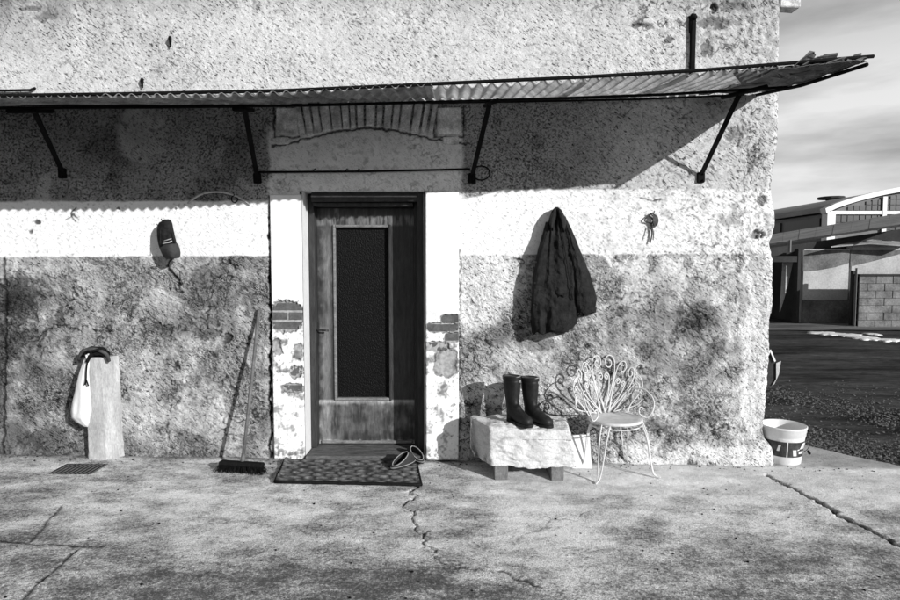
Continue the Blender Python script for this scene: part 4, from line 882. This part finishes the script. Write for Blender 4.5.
# ================================================================== STONE BLOCK, BOOTS
gb = G(525, 478)
stn = thing('stone_block', (gb.x, -.27, gz(gb.x)), 'large rough pale stone block used as a bench beneath the boots', 'stone block')
zsb = gz(gb.x) + .095
fp = dict(fl=P(486, 470, .44), fr=P(577, 466, .44))
X0, X1 = P(473, 450, .38).x, P(577, 450, .44).x; zlo = zsb; zhi = P(525, 424, .36).z
bm = bmesh.new(); bmesh.ops.create_cube(bm, size=1); bmesh.ops.subdivide_edges(bm, edges=bm.edges, cuts=52, use_grid_fill=True)
W_, D2, H_ = (X1 - X0), .36, zhi - zlo
cols = []
for v in bm.verts:
    x, y, z = v.co
    # rounded, skewed block
    k = Vector((x, y, z)); r = max(abs(x), abs(y), abs(z)); 
    sq = Vector((math.copysign(abs(x) ** 1.0, x), y, z))
    ln = k.length; sph = k / ln * .62 if ln > 0 else k
    q = k.lerp(sph, .12)
    px = q.x * W_; py = q.y * D2; pz = q.z * H_
    # front left edge is chamfered back, top slopes away, bottom corner bitten, right end slants
    if x < -.34 and y < 0: py += (-.34 - x) / .16 * .25 * (-y * 2) ** .8
    if x < 0: px += (-z * .02) 
    if x > .25: px -= (z + .3) * .07 * (x - .25) * 4 * .6
    if z < -.2: pz += .05 * max(0, (-x - .12)) * (-z - .2) * 3
    if z > .2: pz += .03 * (-x) * .6 - .012 * max(0, -y) 
    n1 = mnoise.noise(Vector((px * 5, py * 5, pz * 5))) * .026 + mnoise.noise(Vector((px * 13, py * 13, pz * 13))) * .013 + abs(mnoise.noise(Vector((px * 24 + pz * 12, py * 24, pz * 30)))) * -.010 + mnoise.noise(Vector((px * 42, py * 42, pz * 42))) * .004
    stx = mnoise.noise(Vector((px * 20 + pz * 14, py * 9, pz * 34))); n1 += .004 * stx
    pit2 = max(0, mnoise.noise(Vector((px * 26 + 3, py * 26, pz * 26))) - .32) * 1.0
    lowleft = max(0, min(1, (-x - .1) * 3)) * max(0, min(1, (-z - .15) * 4))
    n1 -= .03 * pit2 * (.3 + 2.2 * lowleft); fis = max(0, 1 - abs(mnoise.noise(Vector((px * 5 + pz * 6, 3.3, pz * 9 - px * 6)))) / .045) * max(0, min(1, 3 * mnoise.noise(Vector((px * 4, 7, pz * 4))) + .6)); n1 -= .012 * fis; pit2 += .35 * fis
    nn = q.normalized(); v.co = Vector((px, py, pz)) + nn * n1
    c = .60 + .10 * mnoise.noise(Vector((px * 6, py * 6, pz * 6 + 4))) - .35 * max(0, stx - .25) - .5 * pit2 * (.3 + 2.2 * lowleft)
    cols.append(max(.06, min(.72, c)))
for v in bm.verts: v.co += Vector(((X0 + X1) / 2, -.265, (zlo + zhi) / 2)) - WLOC[stn]
me = bpy.data.meshes.new('stone'); bm.to_mesh(me); bm.free()
at = me.attributes.new('Col', 'FLOAT', 'POINT'); at.data.foreach_set('value', cols)
me.polygons.foreach_set('use_smooth', [True] * len(me.polygons)); link('stone', me, 'limestone', stn)
for (u0, u1, lab) in ((494.5, 508, 'squared timber chock under the stone block nearer the door'), (551, 563.5, 'squared timber chock under the stone block nearer the chair')):
    a, b = P(u0, 480, .43).x, P(u1, 480, .43).x; z = gz(a)
    o = MB().box((a, -.435, z - .002), (b, -.08, zsb + .012), .004, .002).build('timber_chock', 'timber'); tag(o, lab, 'timber', 'chocks under the stone block')
    
def boot(uv, yaw, lab, d, tilt=0.0):
    # uv = where the ankle stands on the stone, d = distance from the wall
    b = P(uv[0], uv[1], d); o = thing('rubber_boot', b, lab, 'boot', 'rubber boots on the stone block')
    Rm = Matrix.Rotation(yaw, 4, 'Z') @ Matrix.Rotation(tilt, 4, 'Y')
    def tr(p): return b + Rm @ (Vector(p) * .93)
    N = 28; rings = []
    # (x, z, tilt of the section, half length, half width): from the top of the shaft to the toe
    secs = [(-.005, .375, 0, .078, .066), (-.004, .33, 0, .076, .064), (-.002, .27, 2, .072, .060), (0, .21, 4, .064, .054), (.004, .16, 10, .060, .049), (.012, .125, 24, .066, .047), (.030, .100, 45, .075, .046),
            (.065, .076, 66, .064, .046), (.105, .060, 80, .052, .049), (.145, .050, 86, .044, .052), (.180, .043, 90, .038, .049), (.203, .038, 90, .030, .038), (.214, .034, 90, .016, .020)]
    for (x, z, tl, a, w) in secs:
        t = R(tl); ring = []
        for j in range(N):
            th = 2 * math.pi * j / N; lx = a * math.cos(th); ly = w * math.sin(th)
            X_ = x + lx * math.cos(t); Z_ = z + lx * math.sin(t)
            wr = .0025 * math.sin(Z_ * 120 + math.cos(th) * 2) * (1 if .08 < Z_ < .2 else .2)
            ring.append(tr((X_ + wr * math.cos(th), ly + wr * math.sin(th), max(Z_, .012))))
        rings.append(ring)
    # heel block fills below the shaft
    m = MB(); m.loft(rings, True); m.build('boot_shell', 'rubber', o, True)
    m = MB(); m.loft([[tr((-.052 + .040 * math.cos(t) * 1.0 + .045, .040 * math.sin(t), z)) for t in np.linspace(0, 2 * math.pi, 20, endpoint=False)] for z in (.0, .06, .13)]); m.build('heel', 'rubber', o, True)
    out = []
    for t in np.linspace(0, 2 * math.pi, 36, endpoint=False):
        c = math.cos(t); x = .085 + .138 * c; w = .046 + .010 * c - .008 * math.exp(-((x - .06) / .04) ** 2); out.append((x, w * math.copysign(abs(math.sin(t)) ** .7, math.sin(t))))
    m = MB(); m.loft([[tr((x, y, -.002)) for x, y in out], [tr((x * 1.0, y, .016)) for x, y in out], [tr((x * .99, y * .97, .020)) for x, y in out]]); m.build('sole', 'rubber', o)
    m = MB(); m.loft([[tr((-.005 + .081 * math.cos(t), .069 * math.sin(t), z)) for t in np.linspace(0, 2 * math.pi, 28, endpoint=False)] for z in (.352, .366, .380)], False); m.build('top_band', 'rubber', o, True)
    m = MB(); m.loft([[tr((-.005 + .074 * math.cos(t) * (1 + .1 * math.sin(3 * t)), .063 * math.sin(t), .374 + .010 * math.sin(2 * t + 1) - (.05 if q else 0))) for t in np.linspace(0, 2 * math.pi, 28, endpoint=False)] for q in (0, 1)], True); m.build('lining', 'rubber_fold', o, True)
    return o
boot((512, 422), R(-52), 'dark rubber boot on the stone, the one nearer the door', .30)
boot((530, 423), R(-44), 'dark rubber boot on the stone, the one nearer the chair', .27)

# white board tucked behind the stone
p0, p1 = P(571, 466, .10), P(589.5, 435, .06)
wbm = MB(); wbm.loft([[Vector((p0.x, -.14, gz(p0.x))), Vector((p1.x, -.14, gz(p1.x))), Vector((p1.x, -.155, gz(p1.x))), Vector((p0.x, -.155, gz(p0.x)))],
                      [Vector((p0.x, -.045, p1.z)), Vector((p1.x, -.045, p1.z)), Vector((p1.x, -.060, p1.z)), Vector((p0.x, -.060, p1.z))]])
tag(wbm.build('white_board', 'white_board'), 'small white board leaning on the wall between stone and chair', 'board')

# ================================================================== GARDEN CHAIR
cc = Vector((1.275, -.235, gz(1.275))); YAW = R(14)
ch = thing('garden_chair', cc, 'white wrought iron garden chair with scrolled fan back', 'chair')
Rc = Matrix.Rotation(YAW, 4, 'Z')
def ct_(p): return cc + Rc @ Vector(p)
SH = .425; SR = .208
def tubep(name, pts, r=.0058, sub=0, parent=None): return bar(name, [ct_(p) for p in pts], r, 'white_iron', parent or ch, 6, sub)
m = MB(); N = 40
m.loft([[ct_((SR * k * math.cos(t), SR * .93 * k * math.sin(t), SH + dz_)) for t in np.linspace(0, 2 * math.pi, N, endpoint=False)] for k, dz_ in ((.985, -.016), (1.0, -.010), (1.0, .002), (.97, .006), (.8, .001), (.4, -.001), (.05, -.001))]); m.build('seat', 'white_iron', ch, True)
tubep('seat_ring', [(SR * .93 * math.cos(t), SR * .87 * math.sin(t), SH - .045) for t in np.linspace(0, 2 * math.pi, 36)], .005)
for (fx, fy) in ((-.245, -.185), (.245, -.185), (-.205, .165), (.205, .165)):
    ax, ay = fx * .62, fy * .70; l_ = Vector((fx, fy, 0)).normalized(); s = Vector((-l_.y, l_.x, 0)) * .022
    foot = Vector((fx, fy, 0)); topc = Vector((ax, ay, SH - .012))
    def pth(sg):
        o_ = s * sg
        return [topc + o_ * 1.5, topc.lerp(foot, .25) + o_ * 1.3 + l_ * .012 + Vector((0, 0, -.01)), topc.lerp(foot, .62) + o_ * .9 - l_ * .006, topc.lerp(foot, .88) + o_ * .5 - l_ * .014, foot + o_ * .2 + Vector((0, 0, .016)) - l_ * .004, foot + l_ * .03 + o_ * .1 + Vector((0, 0, .006))]
    mm = MB()
    for sg in (-1, 1): mm.tube([ct_(p) for p in pth(sg)], .0062, 6, True, 5)
    mm.build('leg', 'white_iron', ch, True)
# fan back: petals whose wires end in inward scrolls. plane leans back and wraps round the seat
def backpt(s, t):                                            # s across, t up from the seat
    ang = s / .30
    return Vector((.30 * math.sin(ang) * .98, SR * .80 + .11 * t - .10 * (1 - math.cos(ang)) , SH + .004 + t))
def petal(ang, L, wd, base):
    ca, sa = math.cos(ang), math.sin(ang); mm = MB()
    for sg in (-1, 1):
        pts = []
        for q in np.linspace(0, 1, 9):                       # side wire
            w = wd * math.sin(q * math.pi * .5) ** 1.3 * sg; a = q * (L - wd * .9)
            pts.append((w, a))
        cxp = wd * .52 * sg; cy = L - wd * .9; R0 = wd * .48
        for k in range(1, 22):                               # scroll turning in over the top
            th = k / 21 * 2 * math.pi * 1.30; rr = R0 * (1 - .78 * k / 21)
            pts.append((cxp + sg * rr * math.cos(th), cy + rr * 1.35 * math.sin(th)))
        P3 = []
        for (w, a) in pts:
            s = base + w * ca + a * sa; t = a * ca - w * sa
            P3.append(ct_(backpt(s, max(t, 0))))
        mm.tube(P3, .0052, 6, True)
    mm.build('scroll', 'white_iron', ch, True)
for ang, L, wd, base in ((0, .49, .105, 0), (-29, .465, .092, -.035), (29, .46, .090, .035), (-62, .41, .082, -.075), (60, .39, .078, .07), (0, .33, .05, 0), (-27, .30, .045, -.03), (27, .30, .045, .03)):
    petal(R(ang), L, wd, base)
for sg in (-1, 1):
    mm = MB()
    pts = [Vector((sg * .20, SR * .55, SH + .20)), Vector((sg * .262, .03, SH + .205)), Vector((sg * .285, -.06, SH + .15)), Vector((sg * .265, -.095, SH + .075)), Vector((sg * .225, -.075, SH + .012)), Vector((sg * .175, -.05, SH + .04)), Vector((sg * .182, -.045, SH + .085)), Vector((sg * .21, -.05, SH + .075))]
    mm.tube([ct_(p) for p in pts], .0058, 6, True, 6); mm.build('arm', 'white_iron', ch, True)
    tubep('back_hoop', [(sg * .165, SR * .50, SH), (sg * .20, SR * .62, SH + .06), (sg * .262, SR * .60, SH + .135), (sg * .30, SR * .55, SH + .21), (sg * .285, SR * .62, SH + .285), (sg * .235, SR * .8, SH + .30), (sg * .205, SR * .85, SH + .25)], .0055, 5)

# ================================================================== BUCKET
gbk = (2.765, .11); bz = gz(2.75)
bk = thing('bucket', (gbk[0], gbk[1], bz), 'white plastic paint bucket with dark printed label beside the corner', 'bucket')
m = MB()
prof = [(.132, .0), (.136, .006), (.160, .215), (.163, .222), (.163, .232), (.167, .234), (.168, .262), (.172, .264), (.172, .290), (.176, .292), (.177, .306), (.170, .309), (.163, .30), (.130, .02), (.02, .018)]
m.loft([[Vector((gbk[0] + r * math.cos(t), gbk[1] + r * math.sin(t), bz + h)) for t in np.linspace(0, 2 * math.pi, 48, endpoint=False)] for r, h in prof]); m.build('pail', 'bucket', bk, True)
def band(name, t0, t1, h0, h1, mat, n=24, sl=0):
    m = MB(); rr = lambda h: .1365 + (.160 - .136) * (h - .006) / .209
    rings = []
    for off in (.0012, .0045 if mat == 'print' else .0065):
        pass
    o_ = .0025 if mat == 'print' else .0042
    A_ = [Vector((gbk[0] + (rr(h0) + o_) * math.cos(t), gbk[1] + (rr(h0) + o_) * math.sin(t), bz + h0)) for t in np.linspace(t0, t1, n)]
    B_ = [Vector((gbk[0] + (rr(h1) + o_) * math.cos(t + sl), gbk[1] + (rr(h1) + o_) * math.sin(t + sl), bz + h1)) for t in np.linspace(t0, t1, n)]
    m.add(A_ + B_, [(i, i + 1, n + i + 1, n + i) for i in range(n - 1)]); m.build(name, mat, bk, True)
band('label', R(180), R(318), .072, .198, 'print')
band('label_stripe', R(252), R(255), .072, .20, 'print_white', 4); band('label_mark', R(272), R(283), .085, .135, 'print_white', 6, R(-3)); band('label_mark', R(290), R(310), .10, .12, 'print_white', 8, 0)
band('label_mark', R(283), R(290), .13, .188, 'print_white', 6, R(24)); band('label_mark', R(292), R(312), .14, .185, 'print_white', 8, R(10)); band('label_mark', R(225), R(232), .12, .17, 'print_white', 6, R(5))
bar('bail', [Vector((gbk[0] + .178 * math.cos(t), gbk[1] - .03 - .16 * abs(math.sin(t)) * 0 + .178 * math.sin(t) , bz + .25 - .12 * math.sin(-t) if t < 0 else bz + .25)) for t in np.linspace(0, -1.2, 14)], .003, 'metal_dark', bk, 6)
bar('bail_grip', [Vector((gbk[0] + .178 * math.cos(-.55), gbk[1] + .178 * math.sin(-.55) - .03, bz + .10)), Vector((gbk[0] + .178 * math.cos(-.35), gbk[1] + .178 * math.sin(-.35) - .02, bz + .105))], .011, 'iron', bk, 8)

DSY0, DSY1 = 10.3, 12.0
M['pavement'] = node_mat('pavement', 0.13, 0.9, 0.6, 1.2, 0.4, 25, 0.5, 30, 0.02, stretch=(.4, 1.4, 1))
# ================================================================== GRAVEL, SNOW, LEAVES
def pebbles(name, n, fpos, rng, s0, s1, mat, label):
    m = MB(); ico = bmesh.new(); bmesh.ops.create_icosphere(ico, subdivisions=1, radius=1); ico.verts.index_update()
    vs = [v.co.copy() for v in ico.verts]; fs = [[v.index for v in f.verts] for f in ico.faces]; ico.free()
    for i in range(n):
        x, y, z = fpos(rng); s = s0 + (s1 - s0) * rng.random() ** 2; a = rng.random() * 6.28; sx, sy, sz = s * rng.uniform(.7, 1.3), s * rng.uniform(.6, 1.1), s * rng.uniform(.4, .8)
        m.add([(x + (v.x * math.cos(a) - v.y * math.sin(a)) * sx, y + (v.x * math.sin(a) + v.y * math.cos(a)) * sy, z + v.z * sz) for v in vs], fs)
    o = m.build(name, mat, None, False, False); tag(o, label, None, kind='stuff'); return o
def gp(r):
    while True:
        y = r.uniform(-1.6, 3.4) if r.random() < .75 else r.uniform(.2, 4.5); e = float(xedge(np.array(y)))
        q_ = r.random(); x = e + abs(r.gauss(0, .5)) + .02 if q_ < .55 else (e + 1.9 + r.gauss(0, .3) + .3 * y if q_ < .85 else e + r.uniform(0, 5))
        if x > 2.75 and x < 9: return x, y, ROADZ + .008
pebbles('gravel', 13000, gp, random.Random(11), .004, .017, 'pebble', 'loose pale gravel along the edge of the concrete')
def lp_(r):
    x = r.uniform(-3.6, 3.4); y = r.choice([r.uniform(-2.3, -.1), r.uniform(-.16, -.04)]); return x, y, gz(x) + .002
pebbles('grit', 420, lp_, random.Random(12), .003, .009, 'iron', 'scattered dark grit and crumbs on the concrete')
def snow(u0, u1, v0, v1, seed, lab, n=44):
    def GR(u, v):
        r = ray(u, v); t = (ROADZ + .01 - CAM[2]) / r.z; return Vector(CAM) + r * t
    c = GR((u0 + u1) / 2, (v0 + v1) / 2); rx = (GR(u1, (v0 + v1) / 2) - GR(u0, (v0 + v1) / 2)).length / 2; ry = abs(GR(u0, v0).y - GR(u0, v1).y) / 2
    m = MB(); rings = []
    for k, hh in ((1.0, -.03), (.95, .012), (.8, .02), (.4, .03), (.05, .028)):
        ring = []
        for j in range(n):
            t = 2 * math.pi * j / n; w = 1 + .55 * mnoise.noise(Vector((math.cos(t) * 2, math.sin(t) * 2, seed))) + .5 * mnoise.noise(Vector((math.cos(t) * 6, math.sin(t) * 6, seed)))
            ring.append(Vector((c.x + rx * k * w * math.cos(t), c.y + ry * k * w * math.sin(t), ROADZ + hh + .006 * mnoise.noise(Vector((j, k * 5, seed))))))
        rings.append(ring)
    m.loft(rings); tag(m.build('snow_patch', 'snow', None, True), lab, 'snow', 'melting snow on the yard')
for a in ((814, 842, 331.5, 335.5, 1.0, 'ragged snow patch on the dark asphalt nearest the house corner'), (834, 862, 333, 337, 2.0, 'broad snow patch in the middle of the melting streak'), (852, 880, 336, 340.2, 5.0, 'long snow streak beyond the broad patch, towards the block wall'),
          (866, 880, 333.2, 335.2, 8.0, 'thin snow scrap between the snow streak and the block wall'), (876, 902, 338.5, 341.5, 9.0, 'outermost snow scrap beside the long snow streak'), (792, 803, 319.8, 321.2, 11.0, 'small snow scrap by the dark shed opening'), (838, 850, 320, 321, 14.0, 'small snow scrap by the pale shed wall')):
    snow(*a)
xs = np.linspace(4, 40, 120); ys = np.linspace(DSY0, DSY1, 40); X, Y = np.meshgrid(xs, ys)
tag(grid_mesh('pavement', X, Y + .25 * fbm(X * .6, Y * .6, 3, 901), ROADZ + .022 + .012 * fbm(X * 2, Y * 2, 3, 902), 'pavement'), 'pale worn strip of paving before the far shed', kind='structure')

# ================================================================== FAR SHED AND HALL
def at(u, v, dep):                                          # point dep metres ahead of the camera
    r = ray(u, v); return Vector(CAM) + r * (dep / r.y)
GZ = ROADZ
shed = thing('lean_to_shed', (12, 12.5, GZ), 'low lean-to shed with stained pale wall across the yard', 'shed')
DS = 17.2
def wbox(name, u0, u1, v0, v1, d0, d1, mat, par, bev=.0, toground=False):
    a = at(u0, v1, d0); b = at(u1, v0, d0); lo = (a.x, a.y, GZ - .02 if toground else a.z); hi = (b.x, b.y + (d1 - d0), b.z); return MB().box(lo, hi, bev).build(name, mat, par)
wbox('wall', 802, 849.5, 249, 316, DS, DS + .25, 'shed_wall', shed, 0, True)
wbox('wall', 849.7, 960, 245, 316, DS + .02, DS + .27, 'shed_wall', shed, 0, True)
for pts, yy in ((((803, 250), (849, 250), (849, 263), (836, 267), (820, 270), (803, 271.5)), DS - .012), (((850.5, 250), (956, 250), (956, 250.5), (900, 254), (870, 262), (850.5, 266.5)), DS + .006)):
    q = [at(u, v, yy) for u, v in pts]; MB().loft([q, [p + Vector((0, .010, 0)) for p in q]]).build('stained_plaster', 'shed_stain', shed)
wbox('plinth', 802, 850, 300, 316, DS - .03, DS - .002, 'shed_stain', shed, 0, True)
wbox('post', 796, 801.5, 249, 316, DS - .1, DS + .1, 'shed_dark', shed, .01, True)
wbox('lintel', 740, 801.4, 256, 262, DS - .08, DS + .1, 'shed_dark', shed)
wbox('back_wall', 700, 815, 250, 317, DS + 3, DS + 3.2, 'hole', shed, 0, True)  # near-black colour stands in for the shade inside the open shed
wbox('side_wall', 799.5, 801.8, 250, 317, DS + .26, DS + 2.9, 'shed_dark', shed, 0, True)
m = MB(); q = [at(783, 262, DS + .3), at(793, 262, DS + .3), at(787, 290, DS + .3), at(780, 312, DS + .3)]; m.loft([q, [p + Vector((0, .03, 0)) for p in q]]); m.build('hanging_tarp', 'shed_wall', shed)
wbox('upright', 790, 791.6, 240, 252, DS - .5, DS - .42, 'mullion', shed)
q = [at(u, v, DS + .30) for u, v in ((730, 262), (730, 253.5), (800, 244), (930, 225), (930, 252), (803, 252))]
MB().loft([q, [p + Vector((0, .1, 0)) for p in q]]).build('eave_shade_sheet', 'shed_dark', shed)  # dark sheet standing in for the deep shade under the eave
# door edge and block wall in front
wbox('door_edge', 851, 857, 270.5, 318, DS - .9, DS - .8, 'shed_dark', shed, .01, True)
wbox('gate_post', 855.6, 857.2, 268, 321, DS - 1.2, DS - 1.13, 'mullion', shed, 0, True)
bw_ = thing('block_wall', (13, 11.3, GZ), 'low grey concrete block wall in front of the far shed', 'wall')
a = at(858, 321, DS - 1.2); b = at(975, 276, DS - 1.2)
MB().box((a.x, a.y + .03, GZ - .02), (b.x, a.y + .22, b.z), 0).build('core', 'shed_stain', bw_)
nr = 7; hh = (b.z - GZ) / nr; me0 = None
for i in range(nr):
    x = a.x - .22 * (i % 2)
    while x < b.x:
        x0 = max(x, a.x); x1 = min(x + .438, b.x)
        if x1 - x0 > .08: MB().box((x0, a.y - random.uniform(0, .012), GZ + i * hh), (x1, a.y + .1, GZ + (i + 1) * hh - .008), .004).build('block', 'block', bw_)
        x += .45
MB().box((a.x - .02, a.y - .04, b.z + .001), (b.x, a.y + .26, b.z + .05), .01).build('coping', 'shed_dark', bw_)
# roof of the lean-to: separate corrugated panels
A0, A1 = at(752, 249, 19), at(930, 223, 15.5); B0, B1 = at(752, 239.5, 24), at(930, 211, 20.5)
np_ = 10
for i in range(np_):
    f0, f1 = i / np_ + .0012, (i + 1) / np_
    nrm = Vector((0, 0, .02 + .004 * (i % 2)))
    q = [A0.lerp(A1, f0) + nrm, A0.lerp(A1, f1) + nrm, B0.lerp(B1, f1) + nrm, B0.lerp(B1, f0) + nrm]
    MB().loft([q, [p + Vector((0, 0, .06)) for p in q]]).build('roof_panel', 'shed_roof', shed)
q = [at(831, 247.5, DS - .5), at(870, 244, DS - .5), at(912, 247, DS - .5), at(912, 243.5, DS - .05), at(872, 240.5, DS - .05), at(848, 244, DS - .05)]
MB().loft([q, [p + Vector((0, 0, .03)) for p in q]]).build('awning_sheet', 'shed_roof', shed)

hall = thing('barrel_roof_hall', (24, 26, GZ), 'barrel roofed hall with white curved gable edge behind the shed', 'hall')
DH = 30.0; hy = at(828, 208, DH).y; hx0 = at(828, 208, DH).x; hx1 = hx0 + 11.5; zs_ = at(828, 210, DH).z; rise = 1.22; HL = 34
def arcp(f, y, dz0=0, ov=0): x = hx0 - ov + (hx1 - hx0 + 2 * ov) * f; return Vector((x, y, zs_ + rise * math.sin(math.pi * f) ** .8 + dz0))
Fs = np.linspace(0, 1, 25)
m = MB(); m.loft([[arcp(f, y, dz0, .15) for f in Fs] + [arcp(f, y, dz0 - .12, .15) for f in Fs[::-1]] for y, dz0 in ((hy + .22, .02), (hy + HL, .02))]); m.build('roof', 'barrel_roof', hall)
m = MB(); m.loft([[arcp(f, y, .06, .28) for f in Fs] + [arcp(f, y, -.17, .22) for f in Fs[::-1]] for y in (hy - .25, hy + .2)]); m.build('gable_edge', 'white_fascia', hall)
m = MB(); m.loft([[arcp(f, y, -.18, -.05) for f in Fs] + [Vector((hx1 - .05, y, GZ)), Vector((hx0 + .05, y, GZ))] for y in (hy + .02, hy + HL - .1)]); m.build('wall', 'mullion', hall)
# gable glazing: panes between mullions
zsill = at(840, 214.5, DH).z; zsl2 = at(840, 211, DH).z
wbz = at(840, 230, DH).z
MB().box((hx0 + .1, hy - .10, zsill), (hx1 - .1, hy + .015, zsl2), .01).build('gable_beam', 'white_fascia', hall)
cols_ = np.linspace(hx0 + .35, hx1 - .35, 37)
for i in range(36):
    x0, x1 = cols_[i] + .022, cols_[i + 1] - .022; f = ((x0 + x1) / 2 - hx0) / (hx1 - hx0)
    zt_ = zs_ + rise * math.sin(math.pi * f) ** .8 - .30
    z = zsl2 + .04
    while z < zt_ - .1:
        z1 = min(z + .24, zt_); MB().box((x0, hy - .03, z), (x1, hy + .015, z1)).build('pane', 'glass_dark', hall); z = z1 + .035
    z = wbz
    for k in range(2): MB().box((x0, hy - .03, z), (x1, hy + .015, z + (zsill - wbz) / 2 - .05)).build('pane', 'glass_dark', hall); z += (zsill - wbz) / 2
for k, i in enumerate((8, 18, 28)): MB().box((cols_[i] - .10, hy - .12, wbz - .5), (cols_[i] + .10, hy - .031, zs_ + rise * math.sin(math.pi * i / 36) ** .8 - .2)).build('gable_post', 'white_fascia', hall)
MB().box((hx0 - .1, hy - .15, GZ), (hx0 + .30, hy + .3, zs_ - .1)).build('corner_pier', 'white_fascia', hall)
for i in range(8):
    y0 = hy + .6 + i * 3.6; MB().box((hx0 - .03, y0, wbz + .1), (hx0 + .10, y0 + 3.2, zs_ - .35)).build('side_window', 'glass_dark', hall)
for (u, v, dd) in ((831, 195, 38), (785, 203.5, 47)):
    y = dd - 4.8; xx = at(u, 200, dd).x; f = min(max((xx - hx0) / (hx1 - hx0), .05), .95); p = arcp(f, y)
    mm = MB(); mm.tube([p + Vector((0, 0, -.2)), p + Vector((0, 0, .25))], .3, 10); mm.tube([p + Vector((0, 0, .2)), p + Vector((0, 0, .33))], .75, 12); mm.build('roof_vent', 'shed_dark', hall)
